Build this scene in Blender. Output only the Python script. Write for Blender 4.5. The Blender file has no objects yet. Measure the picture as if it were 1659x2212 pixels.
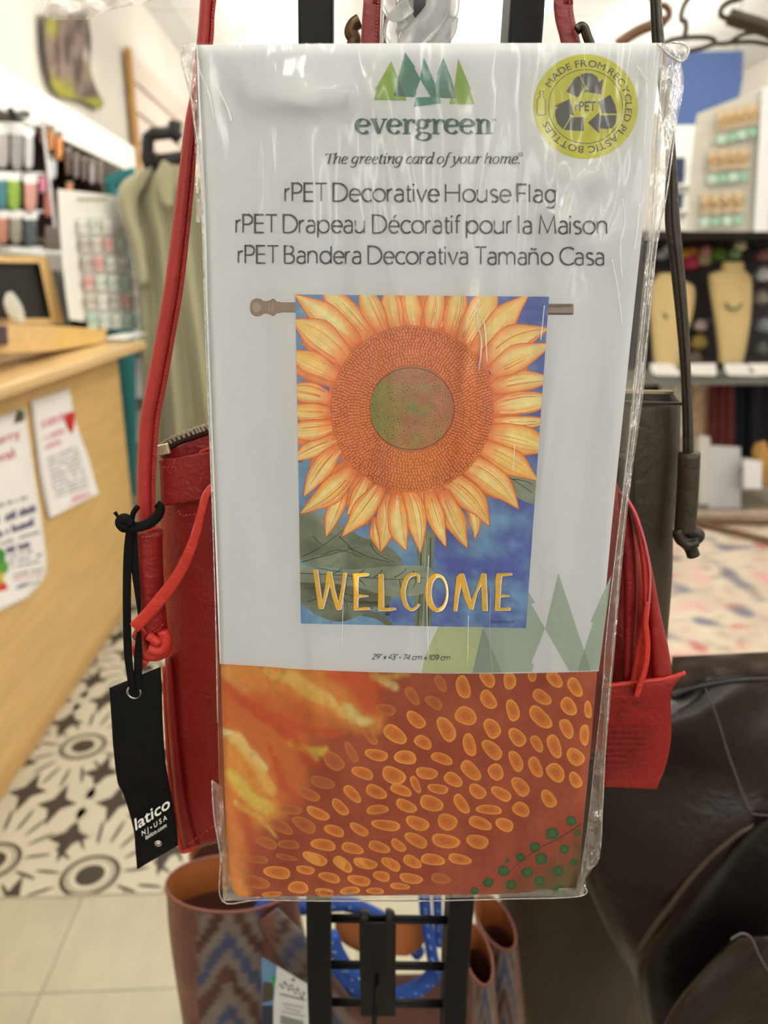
import bpy, bmesh, math, random
from mathutils import Vector, Matrix, noise
random.seed(7)
S = bpy.context.scene
# ------------------------------------------------------------------ camera
CAM_H = 1.32; PITCH = math.radians(17); YAW = math.radians(2.5); FPX = 1660.0
CAM = Vector((0, 0, CAM_H))
cd = bpy.data.cameras.new('camera'); cam = bpy.data.objects.new('camera', cd); S.collection.objects.link(cam)
cam.location = CAM; cam.rotation_euler = (math.pi/2-PITCH, 0, -YAW)
cd.sensor_fit = 'HORIZONTAL'; cd.sensor_width = 36; cd.lens = 36*FPX/1659; cd.clip_start = .01; cd.clip_end = 60
cd.dof.use_dof = True; cd.dof.focus_distance = .325; cd.dof.aperture_fstop = 11.5; cd.dof.aperture_blades = 0
S.camera = cam
# ------------------------------------------------------------------ world, lights, exposure
w = bpy.data.worlds.new('world'); S.world = w; w.use_nodes = True
w.node_tree.nodes['Background'].inputs[0].default_value = (.93, .96, 1, 1)
w.node_tree.nodes['Background'].inputs[1].default_value = .55
def area(name, loc, rot, sx, sy, e, col=(1, .97, .92)):
    l = bpy.data.lights.new(name, 'AREA'); l.shape = 'RECTANGLE'; l.size = sx; l.size_y = sy; l.energy = e; l.color = col
    o = bpy.data.objects.new(name, l); o.location = loc; o.rotation_euler = rot; S.collection.objects.link(o); return o
LAMP = 8.2       # emission of the ceiling light panels
PANELS = [(x, y) for x in (-.7, 1.3, 3.3) for y in (-3.0, -.7, 1.6, 3.9, 5.7, 8.9, 10.6)]+[(x, y) for x in (-1.1, 1.0, 3.1, 4.6) for y in (-14.5, -12.2, -9.9, -7.6, -5.3)]  # unseen far rows, hidden by the package, are added to brighten the ceiling
S.view_settings.view_transform = 'Standard'; S.view_settings.look = 'None'; S.view_settings.exposure = .66; S.view_settings.gamma = 1
S.view_settings.use_curve_mapping = False
S.cycles.transparent_max_bounces = 14; S.cycles.max_bounces = 6; S.cycles.diffuse_bounces = 3; S.cycles.glossy_bounces = 3; S.cycles.use_adaptive_sampling = True; S.cycles.adaptive_threshold = .06; S.cycles.adaptive_min_samples = 16; S.cycles.use_denoising = True
# ------------------------------------------------------------------ helpers: photograph pixel -> place
def ray(px, py):
    x = (px-829.5)/FPX; y = (1106-py)/FPX
    f = math.cos(PITCH)+y*math.sin(PITCH); u = y*math.cos(PITCH)-math.sin(PITCH)
    return Vector((x*math.cos(YAW)+f*math.sin(YAW), -x*math.sin(YAW)+f*math.cos(YAW), u))
def at_z(px, py, z=0.): r = ray(px, py); return CAM+r*((z-CAM_H)/r.z)
def at_y(px, py, y): r = ray(px, py); return CAM+r*(y/r.y)
def at_x(px, py, x): r = ray(px, py); return CAM+r*(x/r.x)
def at_p(px, py, p0, n): r = ray(px, py); return CAM+r*((p0-CAM).dot(n)/r.dot(n))
def PY(y): return lambda px, py, off=0.: at_y(px, py, y-off)
def PX(x, s=1): return lambda px, py, off=0.: at_x(px, py, x+off*s)
# the package plane
P0 = CAM+ray(829.5, 1106)*.326
def cv(x, y, z):        # camera axes -> world
    R = cam.rotation_euler.to_matrix(); return (R @ Vector((x, -y, -z))).normalized()
PN = cv(-.9996, -.0116, .027).cross(cv(-.0206, .966, .257)).normalized()
if PN.dot(P0-CAM) > 0: PN = -PN
def PK(px, py, off=0.): return at_p(px, py, P0+PN*off, PN)
def pr(px, py, layer=0.): return at_p(px, py, P0+PN*(.0004+layer*.00004), PN)
# ------------------------------------------------------------------ colour and material
def lin(c):
    if isinstance(c, str): c = tuple(int(c[i:i+2], 16) for i in (0, 2, 4))
    return tuple((v/255/12.92 if v/255 <= .04045 else ((v/255+.055)/1.055)**2.4) for v in c[:3])
def mixc(a, b, t): t = max(0, min(1, t)); return tuple(a[i]*(1-t)+b[i]*t for i in range(3))
_m = {}
def M(name, col=(200, 200, 200), rough=.5, metal=0., spec=.4, bump=0., bs=60., var=0., vs=8., st=(1, 1, 1), vcol=False, trans=0., alpha=1.,
      coat=0., emit=0., sheen=0., wave=None, det=4.):
    if name in _m: return _m[name]
    m = bpy.data.materials.new(name); m.use_nodes = True; nt = m.node_tree; N = nt.nodes; L = nt.links; b = N['Principled BSDF']
    c = lin(col)+(1,)
    b.inputs['Roughness'].default_value = rough; b.inputs['Metallic'].default_value = metal
    b.inputs['Specular IOR Level'].default_value = spec
    b.inputs['Transmission Weight'].default_value = trans; b.inputs['Alpha'].default_value = alpha; b.inputs['Coat Weight'].default_value = coat
    b.inputs['Sheen Weight'].default_value = sheen; b.inputs['Coat Roughness'].default_value = .15
    tc = N.new('ShaderNodeTexCoord'); mp = N.new('ShaderNodeMapping'); L.new(tc.outputs['Object'], mp.inputs[0]); mp.inputs['Scale'].default_value = st
    src = None
    if vcol: a = N.new('ShaderNodeVertexColor'); a.layer_name = 'Col'; src = a.outputs[0]
    if var:
        n = N.new('ShaderNodeTexNoise'); n.inputs['Scale'].default_value = vs; n.inputs['Detail'].default_value = det; L.new(mp.outputs[0], n.inputs[0])
        r = N.new('ShaderNodeMapRange'); r.inputs[1].default_value = .3; r.inputs[2].default_value = .7; r.inputs[3].default_value = 1-var; r.inputs[4].default_value = 1+var
        L.new(n.outputs[0], r.inputs[0]); x = N.new('ShaderNodeVectorMath'); x.operation = 'SCALE'
        if src: L.new(src, x.inputs[0])
        else: x.inputs[0].default_value = c[:3]
        L.new(r.outputs[0], x.inputs['Scale']); src = x.outputs[0]
    if src: L.new(src, b.inputs['Base Color'])
    else: b.inputs['Base Color'].default_value = c
    if bump:
        n = N.new('ShaderNodeTexNoise'); n.inputs['Scale'].default_value = bs; n.inputs['Detail'].default_value = 5; L.new(mp.outputs[0], n.inputs[0])
        h = n.outputs[0]
        bp = N.new('ShaderNodeBump'); bp.inputs['Strength'].default_value = bump; bp.inputs['Distance'].default_value = .002; L.new(h, bp.inputs['Height'])
        nn = bp
        if wave:
            wv = N.new('ShaderNodeTexWave'); wv.inputs['Scale'].default_value = wave; wv.bands_direction = 'DIAGONAL'; L.new(tc.outputs['Object'], wv.inputs[0])
            b2 = N.new('ShaderNodeBump'); b2.inputs['Strength'].default_value = .35; b2.inputs['Distance'].default_value = .0003
            L.new(wv.outputs[1], b2.inputs['Height']); L.new(bp.outputs[0], b2.inputs['Normal']); nn = b2
        L.new(nn.outputs[0], b.inputs['Normal'])
    if emit: b.inputs['Emission Color'].default_value = c; b.inputs['Emission Strength'].default_value = emit
    _m[name] = m; return m
def leather(name, col, rough=.42, bump=.45, var=.12, bs=350., spec=.45):
    """grained leather: cell grain, wrinkles and slight colour mottling"""
    if name in _m: return _m[name]
    m = M(name, col, rough=rough, var=var, vs=25, spec=spec); nt = m.node_tree; N = nt.nodes; L = nt.links; b = N['Principled BSDF']
    tc = N.new('ShaderNodeTexCoord'); v = N.new('ShaderNodeTexVoronoi'); v.inputs['Scale'].default_value = bs*1.6; L.new(tc.outputs['Object'], v.inputs[0])
    n = N.new('ShaderNodeTexNoise'); n.inputs['Scale'].default_value = bs*.35; n.inputs['Detail'].default_value = 6; n.inputs['Distortion'].default_value = 1.2
    L.new(tc.outputs['Object'], n.inputs[0])
    b1 = N.new('ShaderNodeBump'); b1.inputs['Strength'].default_value = bump*.5; b1.inputs['Distance'].default_value = .0006; L.new(v.outputs[0], b1.inputs['Height'])
    b2 = N.new('ShaderNodeBump'); b2.inputs['Strength'].default_value = bump; b2.inputs['Distance'].default_value = .0018; L.new(n.outputs[0], b2.inputs['Height'])
    L.new(b1.outputs[0], b2.inputs['Normal']); L.new(b2.outputs[0], b.inputs['Normal'])
    return m
def film_mat(name, haze=.05, gloss=.35, bump=.5, scale=(1, 1, 1), bs=14., tint=(1, 1, 1), rough=.06, dist=.006):
    """thin clear plastic: lets light through, mirrors lamps, a little milky"""
    m = bpy.data.materials.new(name); m.use_nodes = True; nt = m.node_tree; N = nt.nodes; L = nt.links
    for n in list(N): N.remove(n)
    out = N.new('ShaderNodeOutputMaterial'); tr = N.new('ShaderNodeBsdfTransparent'); tr.inputs[0].default_value = tint+(1,)
    g = N.new('ShaderNodeBsdfGlossy'); g.inputs['Roughness'].default_value = rough; g.inputs[0].default_value = (1, 1, 1, 1)
    d = N.new('ShaderNodeBsdfDiffuse'); d.inputs[0].default_value = (.9, .92, .92, 1)
    tc = N.new('ShaderNodeTexCoord'); mp = N.new('ShaderNodeMapping'); mp.inputs['Scale'].default_value = scale; L.new(tc.outputs['Object'], mp.inputs[0])
    n1 = N.new('ShaderNodeTexNoise'); n1.inputs['Scale'].default_value = bs; n1.inputs['Detail'].default_value = 3; n1.inputs['Distortion'].default_value = .6; L.new(mp.outputs[0], n1.inputs[0])
    bp = N.new('ShaderNodeBump'); bp.inputs['Strength'].default_value = bump; bp.inputs['Distance'].default_value = dist; L.new(n1.outputs[0], bp.inputs['Height'])
    n2 = N.new('ShaderNodeTexNoise'); n2.inputs['Scale'].default_value = 900; n2.inputs['Detail'].default_value = 2; L.new(tc.outputs['Object'], n2.inputs[0])
    b2 = N.new('ShaderNodeBump'); b2.inputs['Strength'].default_value = .05; b2.inputs['Distance'].default_value = .0002; L.new(n2.outputs[0], b2.inputs['Height']); L.new(bp.outputs[0], b2.inputs['Normal'])
    L.new(b2.outputs[0], g.inputs['Normal'])
    fr = N.new('ShaderNodeLayerWeight'); fr.inputs[0].default_value = gloss; L.new(b2.outputs[0], fr.inputs['Normal'])
    mx = N.new('ShaderNodeMixShader'); mx.inputs[0].default_value = haze; L.new(tr.outputs[0], mx.inputs[1]); L.new(d.outputs[0], mx.inputs[2])
    m2 = N.new('ShaderNodeMixShader'); L.new(fr.outputs['Fresnel'], m2.inputs[0]); L.new(mx.outputs[0], m2.inputs[1]); L.new(g.outputs[0], m2.inputs[2])
    L.new(m2.outputs[0], out.inputs[0]); return m
# ------------------------------------------------------------------ helpers: meshes
def wl(o):
    v = Vector((0, 0, 0))
    while o: v += o.location; o = o.parent
    return v
class MB:
    def __init__(s): s.v = []; s.f = []; s.c = []; s.fc = []
    def add(s, vs, fs, c=None):
        b = len(s.v); s.v += [Vector(p) for p in vs]; s.f += [tuple(b+i for i in f) for f in fs]
        if isinstance(c, list): s.c += c
        else: s.c += [c or (1, 1, 1)]*len(vs)
        return s
    def poly(s, pts, c=None): return s.add(pts, [tuple(range(len(pts)))], c)
    def box(s, c, size, R=None, col=None):
        hx, hy, hz = (a/2 for a in size); c = Vector(c)
        P = [Vector((x, y, z)) for z in (-hz, hz) for y in (-hy, hy) for x in (-hx, hx)]
        if R is not None: P = [R @ p for p in P]
        return s.add([c+p for p in P], [(0, 2, 3, 1), (4, 5, 7, 6), (0, 1, 5, 4), (2, 6, 7, 3), (0, 4, 6, 2), (1, 3, 7, 5)], col)
    def tube(s, pts, r, n=8, col=None, flat=None, up=None, cap=True):
        """swept tube through the points; r number or list; flat=(a,b) scales the section"""
        pts = [Vector(p) for p in pts]; rr = r if isinstance(r, list) else [r]*len(pts); fa, fb = flat or (1, 1)
        b = len(s.v); prev = None
        for i, p in enumerate(pts):
            t = (pts[min(i+1, len(pts)-1)]-pts[max(i-1, 0)]).normalized()
            if prev is None: a = up.cross(t) if up else t.orthogonal()
            else: a = prev-t*prev.dot(t)
            if up: a = up.cross(t)
            a = a.normalized() if a.length > 1e-9 else t.orthogonal().normalized()
            prev = a; bb = t.cross(a)
            for k in range(n):
                q = 2*math.pi*k/n; s.v.append(p+(a*math.cos(q)*fa+bb*math.sin(q)*fb)*rr[i]); s.c.append(col or (1, 1, 1))
        m = len(pts)
        for i in range(m-1):
            for k in range(n): s.f.append((b+i*n+k, b+i*n+(k+1) % n, b+(i+1)*n+(k+1) % n, b+(i+1)*n+k))
        if cap: s.f.append(tuple(b+k for k in range(n-1, -1, -1))); s.f.append(tuple(b+(m-1)*n+k for k in range(n)))
        return s
    def lathe(s, base, prof, n=20, axis=(0, 0, 1), col=None):
        ax = Vector(axis).normalized(); pts = [Vector(base)+ax*h for r, h in prof]; a = ax.orthogonal().normalized(); bb = ax.cross(a); b = len(s.v)
        for (r, h), p in zip(prof, pts):
            for k in range(n):
                q = 2*math.pi*k/n; s.v.append(p+(a*math.cos(q)+bb*math.sin(q))*r); s.c.append(col or (1, 1, 1))
        for i in range(len(prof)-1):
            for k in range(n): s.f.append((b+i*n+k, b+i*n+(k+1) % n, b+(i+1)*n+(k+1) % n, b+(i+1)*n+k))
        s.f.append(tuple(b+k for k in range(n-1, -1, -1))); s.f.append(tuple(b+(len(prof)-1)*n+k for k in range(n)))
        return s
    def grid(s, nr, nc, fn, colfn=None):
        b = len(s.v)
        for i in range(nr+1):
            for j in range(nc+1):
                s.v.append(Vector(fn(j/nc, i/nr))); s.c.append(colfn(j/nc, i/nr) if colfn else (1, 1, 1))
        for i in range(nr):
            for j in range(nc): q = b+i*(nc+1)+j; s.f.append((q, q+nc+1, q+nc+2, q+1))
        return s
    def build(s, name, mat, parent=None, smooth=True, loc=None, bevel=0., solid=0., sub=0):
        me = bpy.data.meshes.new(name)
        if parent is not None: L = wl(parent); lo = Vector((0, 0, 0))
        else:
            if loc is None:
                xs = [p.x for p in s.v]; ys = [p.y for p in s.v]; zs = [p.z for p in s.v]
                loc = Vector(((min(xs)+max(xs))/2, (min(ys)+max(ys))/2, min(zs)))
            L = Vector(loc); lo = L
        me.from_pydata([p-L for p in s.v], [], s.f); me.validate()
        ca = me.color_attributes.new('Col', 'FLOAT_COLOR', 'POINT')
        if len(ca.data) == len(s.c):
            fl = []
            for c in s.c: fl += [c[0], c[1], c[2], 1.]
            ca.data.foreach_set('color', fl)
        for p in me.polygons: p.use_smooth = smooth
        mats = mat if isinstance(mat, list) else [mat]
        for m in mats: me.materials.append(m)
        o = bpy.data.objects.new(name, me); S.collection.objects.link(o); o.location = lo
        if parent is not None: o.parent = parent
        if solid: q = o.modifiers.new('s', 'SOLIDIFY'); q.thickness = solid
        if bevel: q = o.modifiers.new('b', 'BEVEL'); q.width = bevel; q.segments = 2; q.limit_method = 'ANGLE'
        if sub: q = o.modifiers.new('u', 'SUBSURF'); q.levels = sub; q.render_levels = sub
        return o
def cm(pts, n, closed=False):
    """Catmull-Rom through the tuples, n samples per span"""
    P = [tuple(p) for p in pts]; out = []; m = len(P); rng = m if closed else m-1
    for i in range(rng):
        if closed: a, b, c, d = P[(i-1) % m], P[i], P[(i+1) % m], P[(i+2) % m]
        else: a, b, c, d = P[max(i-1, 0)], P[i], P[i+1], P[min(i+2, m-1)]
        for k in range(n):
            t = k/n
            out.append(tuple(.5*(2*b[j]+(c[j]-a[j])*t+(2*a[j]-5*b[j]+4*c[j]-d[j])*t*t+(3*b[j]-a[j]-3*c[j]+d[j])*t**3) for j in range(len(b))))
    if not closed: out.append(P[-1])
    return out
def sheet(rows, pos, bulge=0., thick=.002, nc=12, sm=4, dz=None, pw=2., endq=0., mb=None, col=None, lin_rows=False):
    """solid between row ends (xl,yl,xr,yr) in photograph pixels; pos(px,py,off) puts it in the room; bulges to the front and back"""
    mb = mb or MB(); R = cm(rows, sm) if not lin_rows else rows; nr = len(R)-1; b = len(mb.v)
    def prof(u, v):
        p = max(0., 1-abs(2*u-1)**pw)**.5 if bulge else 0.
        if endq: p *= max(0., 1-abs(2*v-1)**endq)**.5
        return p
    for side in (0, 1):
        for i, r in enumerate(R):
            v = i/nr
            for j in range(nc+1):
                u = j/nc; x = r[0]+(r[2]-r[0])*u; y = r[1]+(r[3]-r[1])*u
                d = dz(u, v) if dz else 0.; o = bulge*prof(u, v)
                mb.v.append(pos(x, y, o+d+thick/2) if side == 0 else pos(x, y, d-o-thick/2)); mb.c.append(col(u, v, x, y) if col else (1, 1, 1))
    m = nc+1; h = (nr+1)*m
    for i in range(nr):
        for j in range(nc):
            q = b+i*m+j; mb.f.append((q, q+m, q+m+1, q+1)); mb.f.append((q+h, q+h+1, q+h+m+1, q+h+m))
        q = b+i*m; mb.f.append((q, q+h, q+h+m, q+m)); q = b+i*m+nc; mb.f.append((q, q+m, q+h+m, q+h))
    for j in range(nc):
        q = b+j; mb.f.append((q, q+1, q+h+1, q+h)); q = b+nr*m+j; mb.f.append((q, q+h, q+h+1, q+1))
    return mb
def strap(cl, pos, bulge=.002, thick=.002, nc=6, sm=4, mb=None, **k):
    """strip along a pixel centre line (x,y,width)"""
    C = cm(cl, sm); rows = []
    for i, (x, y, wd) in enumerate(C):
        a = C[max(i-1, 0)]; c = C[min(i+1, len(C)-1)]; dx = c[0]-a[0]; dy = c[1]-a[1]; l = math.hypot(dx, dy) or 1
        rows.append((x-dy/l*wd/2*-1*-1, y+dx/l*wd/2*1, x+dy/l*wd/2, y-dx/l*wd/2))
    rows = [(r[0], r[1], r[2], r[3]) for r in rows]
    return sheet(rows, pos, bulge, thick, nc, lin_rows=True, mb=mb, **k)
def px_tube(mb, pts, pos, r, n=8, sm=4, **k): return mb.tube([pos(p[0], p[1], *(p[2:3])) for p in cm(pts, sm)], r, n, **k)
def tag(o, label=None, cat=None, group=None, kind=None):
    for k, v in (('label', label), ('category', cat), ('group', group), ('kind', kind)):
        if v: o[k] = v
    return o
def thing(name, loc, label, cat, group=None):
    o = bpy.data.objects.new(name, None); S.collection.objects.link(o); o.location = loc; o.empty_display_size = .05
    return tag(o, label, cat, group)
def copy_tree(o, parent=None, off=None):
    c = o.copy(); S.collection.objects.link(c)
    if parent: c.parent = parent
    if off is not None: c.location = o.location+Vector(off)
    for ch in o.children: copy_tree(ch, c)
    return c
def rotm(ax, deg): return Matrix.Rotation(math.radians(deg), 3, ax)
# ------------------------------------------------------------------ writing
def text2d(s, size=1., off=0., shear=0., sp=1.):
    """outline lettering as flat triangles: returns verts (x,y), faces, width"""
    cu = bpy.data.curves.new('t', 'FONT'); cu.body = s; cu.size = size; cu.offset = off; cu.shear = shear; cu.space_character = sp; cu.resolution_u = 3
    o = bpy.data.objects.new('t', cu); S.collection.objects.link(o); bpy.context.view_layer.update()
    me = o.evaluated_get(bpy.context.evaluated_depsgraph_get()).to_mesh()
    V = [(v.co.x, v.co.y) for v in me.vertices]; Fc = [tuple(p.vertices) for p in me.polygons]
    o.evaluated_get(bpy.context.evaluated_depsgraph_get()).to_mesh_clear(); bpy.data.objects.remove(o); bpy.data.curves.remove(cu)
    return V, Fc
def put_text(mb, s, x0, y0, x1, y1, cap, place, off=0., shear=0., sp=1., col=None, up=None):
    """baseline from (x0,y0) to (x1,y1) in pixels, capital height cap"""
    V, Fc = text2d(s, 1., off, shear, sp); mn = min(v[0] for v in V); mx = max(v[0] for v in V)
    capu = .729; W = mx-mn; dx = x1-x0; dy = y1-y0; l = math.hypot(dx, dy); ux, uy = dx/l, dy/l
    if up: uy, ux = up[0], -up[1]
    mb.add([place(x0+(v[0]-mn)/W*dx+uy*v[1]/capu*cap, y0+(v[0]-mn)/W*dy-ux*v[1]/capu*cap) for v in V], Fc, col)
# stroke lettering. Glyph = (advance, [strokes]); stroke = list of points; 'L' first = straight corners; '.' = dot
def arc(cx, cy, rx, ry, a0, a1, n=14): return [(cx+rx*math.cos(math.radians(a0+(a1-a0)*k/n)), cy+ry*math.sin(math.radians(a0+(a1-a0)*k/n))) for k in range(n+1)]
X_ = .70
_a = [[(.06, .60)]+arc(.24, .46, .19, .24, 110, 0, 8)+[(.43, 0)], arc(.23, .2, .2, .2, 60, 300, 12)+[(.43, .2)], [(.43, .41), (.33, .4)]]
LIGHT = {
 'r': (.38, [[(.0, X_), (.0, 0)], [(.0, .42)]+arc(.22, .42, .22, .27, 165, 82, 6)]),
 'P': (.64, [[(0, 0), (0, 1), (.25, 1)]+arc(.25, .73, .25, .27, 90, -90, 10)+[(0, .46)]]),
 'E': (.58, [[(.47, 1), (0, 1), (0, 0), (.48, 0)], [(0, .52), (.46, .52)]]),
 'T': (.70, [[(0, 1), (.62, 1)], [(.31, 1), (.31, 0)]]),
 'D': (.86, [[(0, 0), (0, 1), (.25, 1)]+arc(.25, .5, .49, .5, 90, -90, 16)+[(0, 0)]]),
 'e': (.66, [[(.03, .37), (.56, .37)]+arc(.29, .35, .28, .35, 5, 318, 18)]),
 'c': (.60, [arc(.32, .35, .3, .35, 48, 312, 16)]),
 'o': (.76, [arc(.32, .35, .32, .35, 0, 360, 22)]),
 'a': (.62, [[(.07, .62)]+arc(.235, .47, .21, .23, 105, 0, 8)+[(.445, 0)], [(.445, .40), (.28, .40)]+arc(.23, .2, .22, .2, 90, 270, 10)+arc(.26, .18, .19, .18, 270, 350, 5)]),
 't': (.38, [[(.1, .9), (.1, .16)]+arc(.24, .14, .14, .14, 180, 280, 5), [(0, X_-.02), (.27, X_-.02)]]),
 'i': (.19, [[(0, X_), (0, 0)], ['.', (0, .95)]]),
 'v': (.60, [[(0, X_), (.25, 0), (.50, X_)]]),
 'H': (.93, [[(0, 0), (0, 1)], [(.73, 0), (.73, 1)], [(0, .52), (.73, .52)]]),
 'u': (.68, [[(0, X_), (0, .22)]+arc(.23, .22, .23, .22, 180, 280, 8)+[(.42, .1), (.49, .24)], [(.49, X_), (.49, 0)]]),
 's': (.52, [[(.36, .62)]+arc(.2, .53, .17, .17, 60, 190, 8)+[(.12, .40), (.30, .32)]+arc(.21, .17, .19, .17, 50, -135, 10)]),
 'F': (.64, [[(.50, 1), (0, 1), (0, 0)], [(0, .50), (.44, .50)]]),
 'l': (.23, [[(0, 1), (0, 0)]]),
 'g': (.68, [arc(.28, .36, .27, .34, 30, 330, 18), [(.52, X_), (.52, -.05)]+arc(.27, -.07, .25, .25, 0, -140, 10)]),
 'p': (.74, [[(0, X_), (0, -.27)], [(0, .3)]+arc(.31, .35, .30, .35, 170, -170, 22)]),
 'd': (.74, [arc(.3, .35, .3, .35, 10, 350, 20), [(.6, 1), (.6, 0)]]),
 'f': (.36, [[(.1, 0), (.1, .82)]+arc(.26, .84, .16, .18, 180, 75, 6), [(0, X_-.02), (.26, X_-.02)]]),
 'M': (1.05, [[(0, 0), (.08, 1), (.44, .06), (.80, 1), (.88, 0)]]),
 'n': (.68, [[(0, X_), (0, 0)], [(0, .42)]+arc(.25, .44, .24, .26, 165, 0, 9)+[(.49, 0)]]),
 'B': (.68, [[(0, 0), (0, 1), (.26, 1)]+arc(.24, .77, .24, .23, 90, -90, 9)+[(0, .54)], [(.24, .54)]+arc(.26, .27, .27, .27, 90, -90, 10)+[(0, 0)]]),
 'm': (1.05, [[(0, X_), (0, 0)], [(0, .42)]+arc(.23, .46, .21, .24, 165, 0, 9)+[(.44, 0)], [(.44, .42)]+arc(.66, .46, .21, .24, 165, 0, 9)+[(.87, 0)]]),
 'C': (.84, [arc(.48, .5, .46, .5, 50, 310, 20)]),
 ' ': (.26, []),
}
LIGHT['é'] = (LIGHT['e'][0], LIGHT['e'][1]+[[(.26, .83), (.40, 1.02)]]); LIGHT['ñ'] = (LIGHT['n'][0], LIGHT['n'][1]+[[(.09, .87), (.17, .94), (.30, .86), (.40, .93)]])
for k, g in {'2': (.6, [arc(.23, .77, .22, .23, 150, -30, 9)+[(0, 0), (.48, 0)]]), '9': (.62, [arc(.25, .72, .25, .28, 0, 360, 16), [(.5, .7), (.42, .35), (.18, 0)]]),
             '4': (.62, [[(.40, 0), (.40, 1), (0, .28), (.52, .28)]]), '3': (.58, [arc(.2, .77, .21, .23, 140, -80, 8)+arc(.2, .28, .25, .28, 80, -140, 10)]),
             '7': (.56, [[(0, 1), (.46, 1), (.12, 0)]]), '1': (.36, [[(0, .86), (.14, 1), (.14, 0)]]), '0': (.64, [arc(.26, .5, .26, .5, 0, 360, 20)]),
             '"': (.3, [[(.04, 1.05), (0, .84)], [(.18, 1.05), (.14, .84)]]), 'x': (.5, [[(0, X_-.05), (.4, 0)], [(.4, X_-.05), (0, 0)]]), '•': (.36, [['.', (.1, .42), 1.9]])}.items(): LIGHT[k] = g
# bold roman with serifs; unit = x-height
def sf(x, y, a=.2, b=.2): return ('S', x, y, a, b)
SER = {
 'e': (.92, [('P', [(.1, .52), (.77, .55)], .5), ('P', arc(.45, .5, .38, .47, 6, 318, 22), 1)]),
 'v': (.96, [('P', [(.16, .98), (.48, .02)], 1.15), ('P', [(.48, .02), (.82, .98)], .45), sf(.16, .97, .20, .22), sf(.80, .97, .17, .19)]),
 'r': (.80, [('P', [(.25, .93), (.25, .03)], 1), sf(.25, .03, .24, .26), ('P', [(.02, .9), (.25, .96)], .5), ('P', [(.27, .62), (.40, .85), (.58, .93), (.72, .88)], .8), ('D', .69, .83, .13)]),
 'g': (.92, [('P', arc(.40, .66, .27, .29, 0, 360, 22), .9), ('P', [(.58, .86), (.72, .93), (.86, .86)], .5), ('D', .84, .86, .10), ('P', [(.24, .42), (.12, .28), (.20, .14), (.42, .09), (.70, .06), (.84, -.1), (.76, -.32), (.44, -.42), (.14, -.34), (.06, -.18), (.2, -.02), (.3, .06)], .85)]),
 'n': (1.06, [('P', [(.25, .93), (.25, .03)], 1), sf(.25, .03, .21, .23), ('P', [(.02, .9), (.25, .96)], .5), ('P', [(.27, .70), (.42, .88), (.60, .93), (.76, .78), (.78, .5), (.78, .03)], .95), sf(.78, .03, .21, .23)]),
}
def I(*a): return ('P', list(a[:-1]), a[-1])
ITA = {
 'T': (.86, [I((.02, 1.33), (.9, 1.33), .7), I((.46, 1.33), (.46, .03), 1), I((.26, .02), (.66, .02), .6), I((.03, 1.33), (.02, 1.12), .7), I((.9, 1.33), (.9, 1.12), .7)]),
 'h': (.78, [I((.04, 1.45), (.13, 1.48), .7), I((.13, 1.48), (.13, 0), 1), I((.14, .55), (.30, .88), (.50, .96), (.60, .8), (.58, .3), (.62, .04), (.74, .06), 1)]),
 'e': (.66, [I((.10, .48), (.34, .52), (.52, .68), (.46, .92), (.26, .95), (.10, .7), (.06, .35), (.18, .05), (.38, .02), (.56, .16), .95)]),
 'g': (.76, [I((.60, .92), (.36, .97), (.12, .78), (.08, .4), (.22, .08), (.42, .14), (.58, .45), .95), I((.62, .97), (.56, .1), (.50, -.3), (.28, -.46), (.04, -.36), 1)]),
 'r': (.56, [I((.02, .84), (.13, .97), (.15, .9), (.14, 0), 1), I((.15, .5), (.30, .84), (.46, .98), (.54, .93), .9)]),
 't': (.46, [I((.17, 1.28), (.14, .2), (.22, .03), (.40, .08), 1), I((.02, .94), (.40, .94), .7)]),
 'i': (.36, [I((.02, .84), (.13, .97), (.14, .9), (.13, .15), (.2, .02), (.30, .06), 1), ('D', .17, 1.33, .10)]),
 'n': (.76, [I((.02, .84), (.12, .97), (.14, .9), (.13, 0), 1), I((.14, .5), (.30, .86), (.50, .96), (.60, .8), (.58, .2), (.64, .03), (.74, .08), 1)]),
 'c': (.60, [I((.50, .84), (.36, .97), (.14, .8), (.07, .42), (.16, .06), (.34, .02), (.52, .16), 1)]),
 'a': (.76, [I((.60, .92), (.36, .97), (.12, .74), (.07, .32), (.2, .02), (.40, .12), (.58, .5), .95), I((.62, .97), (.57, .2), (.62, .03), (.74, .08), 1)]),
 'd': (.76, [I((.58, .84), (.36, .97), (.12, .74), (.07, .32), (.2, .02), (.40, .12), (.58, .5), .95), I((.52, 1.44), (.62, 1.48), (.58, .2), (.62, .03), (.74, .08), 1)]),
 'o': (.74, [('P', arc(.34, .49, .28, .47, 0, 360, 16), .95)]),
 'f': (.46, [I((.56, 1.40), (.40, 1.50), (.28, 1.35), (.22, .9), (.16, .0), (.04, -.38), (-.14, -.44), 1), I((.04, .94), (.44, .94), .7)]),
 'y': (.72, [I((.02, .84), (.12, .97), (.18, .5), (.30, .04), 1), I((.62, .97), (.56, .5), (.36, .0), (.16, -.36), (-.06, -.46), 1)]),
 'u': (.76, [I((.02, .84), (.12, .97), (.12, .3), (.22, .02), (.40, .10), (.58, .45), 1), I((.62, .97), (.58, .2), (.62, .03), (.74, .08), 1)]),
 'm': (1.12, [I((.02, .84), (.12, .97), (.14, .9), (.13, 0), 1), I((.14, .5), (.28, .86), (.45, .96), (.53, .8), (.51, 0), 1), I((.52, .5), (.67, .86), (.84, .96), (.93, .8), (.91, .2), (.97, .03), (1.07, .08), 1)]),
 '.': (.24, [('D', .1, .07, .10)]), ' ': (.30, []),
}
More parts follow.
